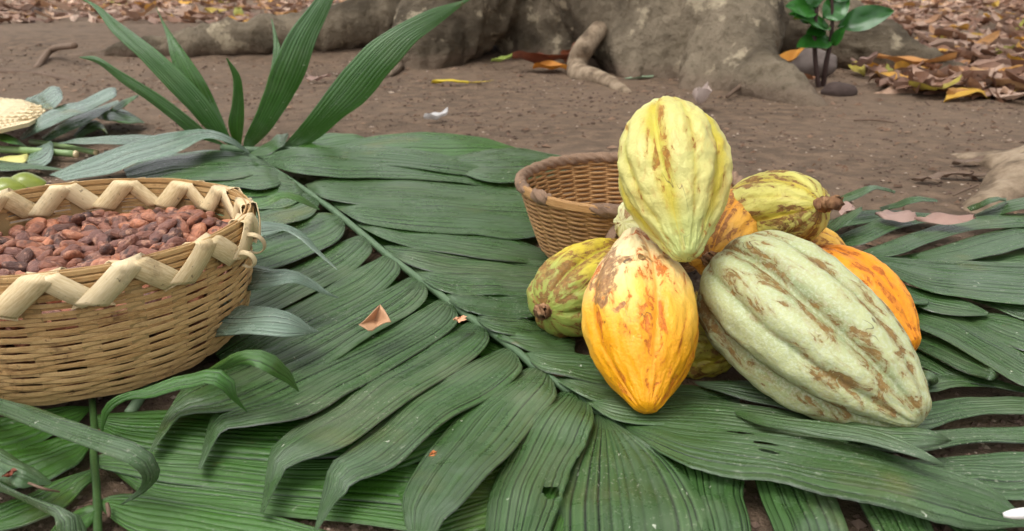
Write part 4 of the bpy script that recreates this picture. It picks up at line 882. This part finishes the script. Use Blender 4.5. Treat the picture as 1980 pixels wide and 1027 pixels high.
PODS['rust'] = pod(aty(1374, 500, .630), aty(1440, 400, .740), .0350, MP['rust'], 'rusty orange cacao pod wedged in the middle of the heap', P_OVAL, .10, .3, stalk=(.004, .0052, 0), seed=8.5)
PODS['olive'] = pod(aty(1260, 640, .630), aty(1440, 668, .590), .0350, MP['olive'], 'knobbly olive cacao pod at the bottom between the orange and green pods', P_BLUNT, .20, .6, seed=9.1, wart=.0026)
PODS['pale'] = pod(aty(1205, 430, .690), aty(1335, 440, .740), .0250, MP['pale'], 'pale knobbly cacao pod end peeping out left of the topmost pod', P_BLUNT, .30, .2, seed=10.3, wart=.0020)

# ================================================================== LITTER, SEEDLING, STONES, SCRAPS
def leaf_mesh(name, L, W, curl, fold, wav, seed, K=9, J=4, mat=None, point=1.3):
    V = []; Fc = []
    for i in range(K + 1):
        f = i / K; w_ = W * (math.sin(math.pi * f ** .85) ** .8) * (1 - .15 * f * point) + .0015
        x = L * (f - .5); zc = curl * L * (2 * f - 1) ** 2 
        for j in range(-J // 2, J // 2 + 1):
            t = j / (J / 2); V.append((x + .004 * t * t, w_ * t * .5, zc + fold * W * abs(t) ** 1.3 + wav * W * noise.noise((f * 3 + seed, t * 1.5, seed))))
    c = J + 1
    Fc = [(i*c+j, i*c+j+1, (i+1)*c+j+1, (i+1)*c+j) for i in range(K) for j in range(J)]
    me = mesh(name, V, Fc); 
    if mat: me.materials.append(mat)
    me.polygons.foreach_set('use_smooth', [True] * len(me.polygons)); return me
LV = [leaf_mesh('dead_leaf', random.uniform(.13, .21), random.uniform(.045, .075), random.choice([-1, 1]) * random.uniform(.03, .16), random.uniform(.05, .45) * random.choice([1, 1, -1]), .35, s, mat=M['litter']) for s in range(12)]
def right_zone(x, y): return x > .99 + (y - 2.2) * .34 + .16 * noise.noise((x * 3, y * 3, 0)) + abs(random.gauss(0, .05)) and y > 2.16 - (x - .95) * .55 + .10 * noise.noise((x * 4, y * 2, 4)) + abs(random.gauss(0, .07))
def back_zone(x, y): return y > 4.5 + .5 * noise.noise((x, y, 2)) and x < -.02 * y + .5
cand = []
tries = 0
while len(cand) < 4600 and tries < 80000:
    tries += 1; y = 1.9 + 14 * random.random() ** 1.7; x = random.uniform(-.74, .80) * y
    if right_zone(x, y): cand.append((x, y, 'r'))
    elif back_zone(x, y) and random.random() < .75: cand.append((x, y, 'b'))
cand.sort(key=lambda c: c[1]); nr = nbk = 0; massL = []
for (x, y, zn) in cand:
    seen = abs(x) < .655 * y
    mw = Matrix.Translation((x, y, gz(x, y) + .012 + random.random() * (.022 if zn == 'r' else .02))) @ Matrix.Rotation(random.random() * 6.28, 4, 'Z') @ Matrix.Rotation(random.gauss(0, .18), 4, 'X') @ Matrix.Rotation(random.gauss(0, .15), 4, 'Y') @ Matrix.Scale(random.uniform(.55, 1.1), 4)
    if random.random() < .4: mw = mw @ Matrix.Rotation(math.pi, 4, 'X')
    if seen and ((zn == 'r' and nr < 190) or (zn == 'b' and nbk < 105)):
        o = bpy.data.objects.new('dead_leaf', random.choice(LV)); COL.objects.link(o); o.matrix_world = mw
        if zn == 'r': nr += 1; tag(o, 'dry brown leaf lying in the thick litter right of the trunk', 'dead leaf', 'dead leaves in the litter right of the trunk')
        else: nbk += 1; tag(o, 'dry leaf in the far litter behind the long root', 'dead leaf', 'dead leaves in the litter behind the long root')
    else: massL.append(mw)
V = []; Fc = []; rv = []
lv = [(np.array([tuple(v.co) for v in m_.vertices]), [tuple(p.vertices) for p in m_.polygons]) for m_ in LV]
for mw in massL:
    v, f = random.choice(lv); a = np.array(mw); q = v @ a[:3, :3].T + a[:3, 3]; k = len(V); V += [tuple(p) for p in q]; Fc += [tuple(k + i for i in g) for g in f]; rv += [random.random()] * len(v)
me = mesh('leaf_litter', V, Fc); at = me.attributes.new('rnd', 'FLOAT', 'POINT'); at.data.foreach_set('value', rv)
tag(link('leaf_litter', me, M['litter_mass']), 'carpet of dead leaves under the trees', 'leaf litter', None, 'stuff')

def lone_leaf(a, b, W, cols, label, curl=.08, fold=.2, name='dead_leaf', seed=1, wav=.3, K=14, tilt=0, cat='dead leaf', trans=.1):
    d = b - a; L = d.length; mt = mat_plain(name + '_' + str(seed), cols, 30, .6, .3, .001, trans=trans)
    me = leaf_mesh(name, L, W, curl, fold, wav, seed, K, 6, mt); o = link(name, me)
    x = d.normalized(); y = Vector((0, 0, 1)).cross(x).normalized(); z = x.cross(y)
    o.matrix_world = Matrix.Translation((a + b) / 2) @ Matrix((x, y, z)).transposed().to_4x4() @ Matrix.Rotation(tilt, 4, 'X')
    return tag(o, label, cat)
br = [lin(120, 78, 54), lin(160, 112, 80)]; pk = [lin(140, 112, 102), lin(172, 144, 132)]; og = [lin(176, 108, 36), lin(206, 150, 62)]
lone_leaf(aty(1491, 138, 2.30), aty(1562, 95, 2.40), .05, og, 'orange leaf leaning on the grey stone by the seedling', .04, .3, seed=11)
lone_leaf(aty(1503, 142, 2.24), aty(1572, 156, 2.24), .045, br, 'brown leaf lying under the orange leaf by the stone', .03, .2, seed=12)
lone_leaf(G(1690, 146, .04), aty(1845, 122, 2.62), .055, [lin(150, 96, 50), lin(196, 142, 84)], 'long tan curled leaf at the edge of the right litter', .06, .25, seed=13)
lone_leaf(G(1866, 176, .03), G(1990, 200, .02), .08, [lin(170, 130, 92), lin(204, 168, 124)], 'pale tan split leaf on bare earth at right edge', .05, .35, seed=14)
lone_leaf(G(1645, 150, .03), aty(1698, 112, 2.55), .075, pk, 'broad pinkish brown leaf right of the seedling', .05, .15, seed=15)
lone_leaf(G(1345, 220, .015), aty(1366, 196, 1.98), .045, [lin(170, 148, 138), lin(206, 190, 180)], 'curled pale grey leaf just behind the topmost pod', .2, .6, seed=16)
lone_leaf(G(834, 166, .012), G(905, 168, .012), .022, [lin(176, 140, 20), lin(210, 190, 60)], 'slim yellow leaf on bare earth before the trunk', -.03, .3, seed=17)
lone_leaf(G(905, 168, .01), G(952, 165, .012), .010, [lin(170, 136, 40), lin(200, 180, 80)], 'thin yellow stalk end beside the yellow leaf', .03, .1, name='leaf_stalk', seed=18, cat='stalk')
lone_leaf(G(990, 138, .03), aty(1105, 120, 2.72), .12, [lin(96, 52, 38), lin(140, 82, 58)], 'large reddish brown leaf in the dark hollow of the trunk', .06, .2, seed=19)
lone_leaf(G(1092, 132, .02), aty(1122, 86, 2.80), .06, [lin(130, 72, 50), lin(168, 102, 72)], 'red brown leaf standing against the pale root', .05, .2, seed=20)
lone_leaf(G(1030, 142, .02), G(1100, 146, .02), .05, og, 'orange brown leaf at the foot of the trunk hollow', -.05, .3, seed=21)
lone_leaf(G(950, 134, .02), G(992, 128, .03), .04, [lin(128, 148, 60), lin(160, 172, 96)], 'small green leaf scrap by the trunk hollow', .05, .2, seed=22)
lone_leaf(G(1208, 158, .008), G(1262, 156, .012), .022, [lin(140, 160, 130), lin(168, 184, 156)], 'pale green scrap on earth right of the snaking root', .0, .1, seed=23)
lone_leaf(G(820, 240, .006), G(866, 236, .012), .02, [lin(206, 202, 200), lin(230, 228, 226)], 'whitish dry scrap on the earth behind the fronds', .12, .5, seed=24)
lone_leaf(aty(1470, 18, 2.95), aty(1510, 55, 2.85), .04, [lin(160, 110, 76), lin(180, 130, 90)], 'tan leaf caught on the side of the trunk', .05, .2, seed=25)
lone_leaf(G(590, 160, .006), G(640, 158, .012), .03, pk, 'small grey brown leaf on earth between the upright leaves', .05, .2, seed=26)
lone_leaf(atz(1692, 412, .05), atz(1768, 414, .052), .05, pk, 'lilac grey dry leaf resting on the right frond edge', .01, -.06, seed=27, wav=.12)
lone_leaf(atz(1768, 420, .05), atz(1882, 416, .055), .04, [lin(150, 118, 106), lin(180, 150, 136)], 'long pinkish dry leaf resting on the right frond edge', -.01, -.08, seed=28, wav=.14)
lone_leaf(atz(1608, 412, .05), atz(1648, 408, .055), .03, pk, 'small lilac dry leaf just behind the broken pod stalk', .03, .2, seed=29)
# four-cornered dry leaf on the main frond
dl = [(735,589,.062),(757,622,.056),(730,632,.050),(712,643,.055),(693,622,.058),(712,606,.060)]
cpt = atz(725, 617, .050); V = [tuple(cpt)] + [tuple(atz(*p)) for p in dl]
me = mesh('dry_leaf', V, [(0, i + 1, (i + 1) % 6 + 1) for i in range(6)]); bm = bmesh.new(); bm.from_mesh(me); bmesh.ops.subdivide_edges(bm, edges=bm.edges, cuts=4, use_grid_fill=True)
for v in bm.verts: v.co.z += .0035 * noise.noise(v.co * 60)
bm.to_mesh(me); bm.free(); mt = mat_plain('dry_leaf', [lin(150, 108, 78), lin(186, 146, 112)], 60, .6, .3, .001)
o = link('dry_leaf', me, mt); s = o.modifiers.new('t', 'SOLIDIFY'); s.thickness = .0006; tag(o, 'small four cornered brown dry leaf lying on the main frond', 'dead leaf')
lone_leaf(atz(876, 620, .045), atz(895, 620, .046), .012, [lin(214, 150, 112), lin(226, 176, 140)], 'tiny orange flake beside the main frond stem', .1, .2, name='flake', seed=31, cat='flake', K=5)
lone_leaf(atz(4, 924, .040), atz(20, 918, .041), .007, [lin(96, 40, 26), lin(120, 64, 42)], 'tiny dark red flake on a leaf at lower left', .1, .2, name='flake', seed=32, cat='flake', K=5)
lone_leaf(atz(828, 884, .02), atz(838, 880, .02), .006, [lin(190, 110, 60), lin(206, 140, 86)], 'tiny orange flake between leaves at the front centre', .1, .2, name='flake', seed=33, cat='flake', K=5)

# stones
def stone(c, sx, sy, sz, mat, label, seed):
    bm = bmesh.new(); bmesh.ops.create_icosphere(bm, subdivisions=4, radius=1)
    for v in bm.verts:
        k = 1 + .16 * noise.noise(v.co * 1.2 + Vector((seed, 0, 0))) + .04 * noise.noise(v.co * 5 + Vector((seed, 0, 0))); v.co = Vector((v.co.x * sx, v.co.y * sy, v.co.z * sz)) * k
    me = bpy.data.meshes.new('stone'); bm.to_mesh(me); bm.free(); o = link('stone', me, mat); o.location = c; return tag(o, label, 'stone')
c = G(1577, 152); stone((c.x, c.y + .07, .035), .085, .06, .052, M['stone'], 'rounded grey stone behind the seedling stems', 1)
c = G(1628, 188); stone((c.x, c.y + .03, .012), .046, .034, .024, M['stone_dark'], 'small dark stone at the foot of the seedling', 9)
c = G(70, 45); stone((c.x, c.y, .06), .05, .05, .04, M['stone_dark'], 'small dark stone in the far litter at left', 12)

# seedling
sb = G(1588, 172); sdl = empty('seedling', (sb.x, sb.y, 0), 'small seedling with glossy dark green leaves growing beside the stones', 'seedling'); SY = sb.y
tube('stem', [G(1584, 172, -.005), aty(1577, 120, SY), aty(1575, 70, SY), aty(1580, 10, SY), aty(1584, -40, SY)], [.0075, .007, .006, .005, .004], M['seed_stem'], sdl, seg=8, n=20)
tube('stem', [G(1591, 170, -.005), aty(1598, 120, SY), aty(1606, 80, SY), aty(1610, 30, SY), aty(1606, -20, SY)], [.0085, .0075, .006, .005, .004], M['seed_stem'], sdl, seg=8, n=20)
def sleaf(a, b, W, tilt, seed, dy0=0, dy1=0):
    p, q = aty(a[0], a[1], SY + dy0), aty(b[0], b[1], SY + dy1); d = q - p
    me = leaf_mesh('leaf', d.length * 1.1, W * 1.35, -.06, .10, .12, seed, 12, 6, M['seed_leaf'], point=1.0); o = link('leaf', me, None, sdl)
    x = d.normalized(); y = Vector((0, -.75, .65)).cross(x).normalized(); z = x.cross(y)
    o.matrix_local = Matrix.Translation((p + q) / 2 - sdl.location) @ Matrix((x, y, z)).transposed().to_4x4() @ Matrix.Rotation(tilt, 4, 'X')
for k, (a, b, W) in enumerate([((1580,22),(1524,12),.045),((1600,52),(1540,34),.070),((1592,34),(1638,2),.055),((1622,50),(1722,22),.055),((1606,78),(1545,90),.058),((1596,58),(1562,64),.034),((1608,88),(1632,55),.026),((1578,14),(1568,-30),.05),((1606,0),(1640,-40),.06),((1578,40),(1530,28),.04)]):
    sleaf(a, b, W, random.uniform(-.3, .3), k, random.uniform(-.01, .01), random.uniform(-.05, .02))

# twigs and thin roots
def twig(pts, r, label, name='twig', mat='twig'):
    e = pts[0]; o = tube(name, pts, r, M[mat], None, seg=7, n=26); return tag(o, label, 'twig')
twig([G(1405, 196, .012), G(1440, 182, .03), aty(1470, 152, 2.30), aty(1505, 140, 2.34)], [.005, .007, .007, .005], 'bent dark twig lying over the big right root')
twig([G(68, 135, .0), G(103, 118, .04), aty(145, 88, 2.75)], [.010, .012, .010], 'grey brown branch stub on the earth at far left')
twig([G(-20, 142, .002), G(60, 146, .006), G(120, 156, .006), G(180, 168, .0)], [.010, .009, .008, .005], 'thin half buried root at far left', 'thin_root')
twig([G(160, 108, .02), G(220, 100, .03), G(300, 92, .03)], [.008, .008, .006], 'slim root lying before the long root at left', 'thin_root')
twig([G(1650, 236, .004), G(1690, 238, .007), G(1730, 240, .003)], [.002, .003, .0015], 'thin dark twig on bare earth at right')
twig([G(1882, 398, .03), G(1850, 412, .03), G(1835, 420, .03)], [.0016, .0018, .001], 'pale short twig beside the right root')
twig([atz(207, 974, .018), atz(210, 988, .017), atz(211, 1000, .016)], [.0011, .0013, .0009], 'tiny brown twig on the front left frond')
twig([atz(55, 934, .044), atz(85, 945, .042), atz(115, 951, .036)], [.0007, .0008, .0005], 'hair thin dry stalk at lower left')
for (x, y, a, L, lb) in ((1868, 322, .2, .03, 'small bark chip lying just left of the pale right root'), (1840, 348, -.2, .028, 'flat bark chip on earth left of the right root'), (1900, 350, .1, .035, 'dark bark splinter beside the right root'), (1790, 356, .0, .024, 'small brown bark chip on bare earth at right')):
    p = G(x, y, .006); lone_leaf(p - Vector((L * math.cos(a), L * math.sin(a), 0)), p + Vector((L * math.cos(a), L * math.sin(a), .004)), .022, [lin(104, 86, 72), lin(128, 106, 90)], lb, .02, .15, name='bark_chip', seed=40 + x % 17, K=6, cat='bark chip')

# straw mat corner, fruit, white stick
mp = [(-60,182),(0,193),(41,192),(66,200),(89,213),(72,228),(55,237),(0,250),(-60,262)]
V = []; top = [atz(x, y, .045 + .012 * (x < 60)) for x, y in mp]; cen = sum(top, Vector()) / len(top)
sm = empty('straw_mat', (cen.x, cen.y, .03), 'corner of a pale woven straw mat at the left edge', 'straw mat')
bm = bmesh.new(); vs = [bm.verts.new(p - sm.location) for p in top]; fc_ = bm.faces.new(vs)
r_ = bmesh.ops.extrude_face_region(bm, geom=[fc_]); 
for g in r_['geom']:
    if isinstance(g, bmesh.types.BMVert): g.co.z -= .007
bmesh.ops.recalc_face_normals(bm, faces=bm.faces); me = bpy.data.meshes.new('mat_body'); bm.to_mesh(me); bm.free(); me.uv_layers.new(name='UVMap'); link('mat_body', me, M['straw'], sm, False)
for i in range(9):   # plaited rows across the mat
    f = (i + .5) / 9; a = atz(-60, 182 + 80 * f, .059); e_ = [(89 if abs(f-.42) < .2 else 70 if abs(f-.42) < .34 else 45), 213 + (f - .42) * 50]; b = atz(e_[0] - 8, e_[1], .049)
    V, Fc = tube_data([a * (1 - t) + b * t + Vector((0, 0, .0012 * math.sin(t * 60 + i * 3))) for t in np.linspace(0, 1, 60)], .0042, seg=6, ell=.6); V = [v - np.array(sm.location) for v in V]
    me = mesh('straw_row', V, Fc); me.uv_layers.new(name='UVMap'); link('straw_row', me, M['straw'], sm)
def fruit(c, sx, sy, sz, label, seed):
    bm = bmesh.new(); bmesh.ops.create_icosphere(bm, subdivisions=4, radius=1)
    for v in bm.verts:
        x = v.co.x; k = 1 + .06 * noise.noise(v.co * 1.5 + Vector((seed, 0, 0))); v.co = Vector((v.co.x * sx * (1 + .08 * abs(x) ** 3), v.co.y * sy * (1 - .12 * x), v.co.z * sz * (1 - .1 * x))) * k
    e = empty('green_fruit', c, label, 'fruit', 'green fruits behind the basket'); me = bpy.data.meshes.new('skin'); bm.to_mesh(me); bm.free(); link('skin', me, M['fruit'], e)
    V, Fc = tube_data([(sx * .95, 0, 0), (sx * 1.08, 0, .003), (sx * 1.16, 0, .008)], [.003, .0025, .003], seg=8); link('stem_stub', mesh('stem_stub', V, Fc), M['seed_stem'], e)
p = aty(52, 356, 1.08); fruit((p.x, p.y, .030), .026, .021, .022, 'yellow green fruit right behind the basket rim, right one', 1)
p = aty(12, 360, 1.06); fruit((p.x, p.y, .028), .026, .022, .022, 'yellow green fruit behind the basket rim at the left edge', 4)
p0, p1 = atz(1940, 996, .05), atz(2010, 990, .055); o = tube('white_stick', [p0, p0 * .7 + p1 * .3, p1, p1 + (p1 - p0)], [.0012, .0026, .003, .003], M['white'], None, seg=10, n=20); tag(o, 'slim white stick end poking in at the bottom right corner', 'stick')
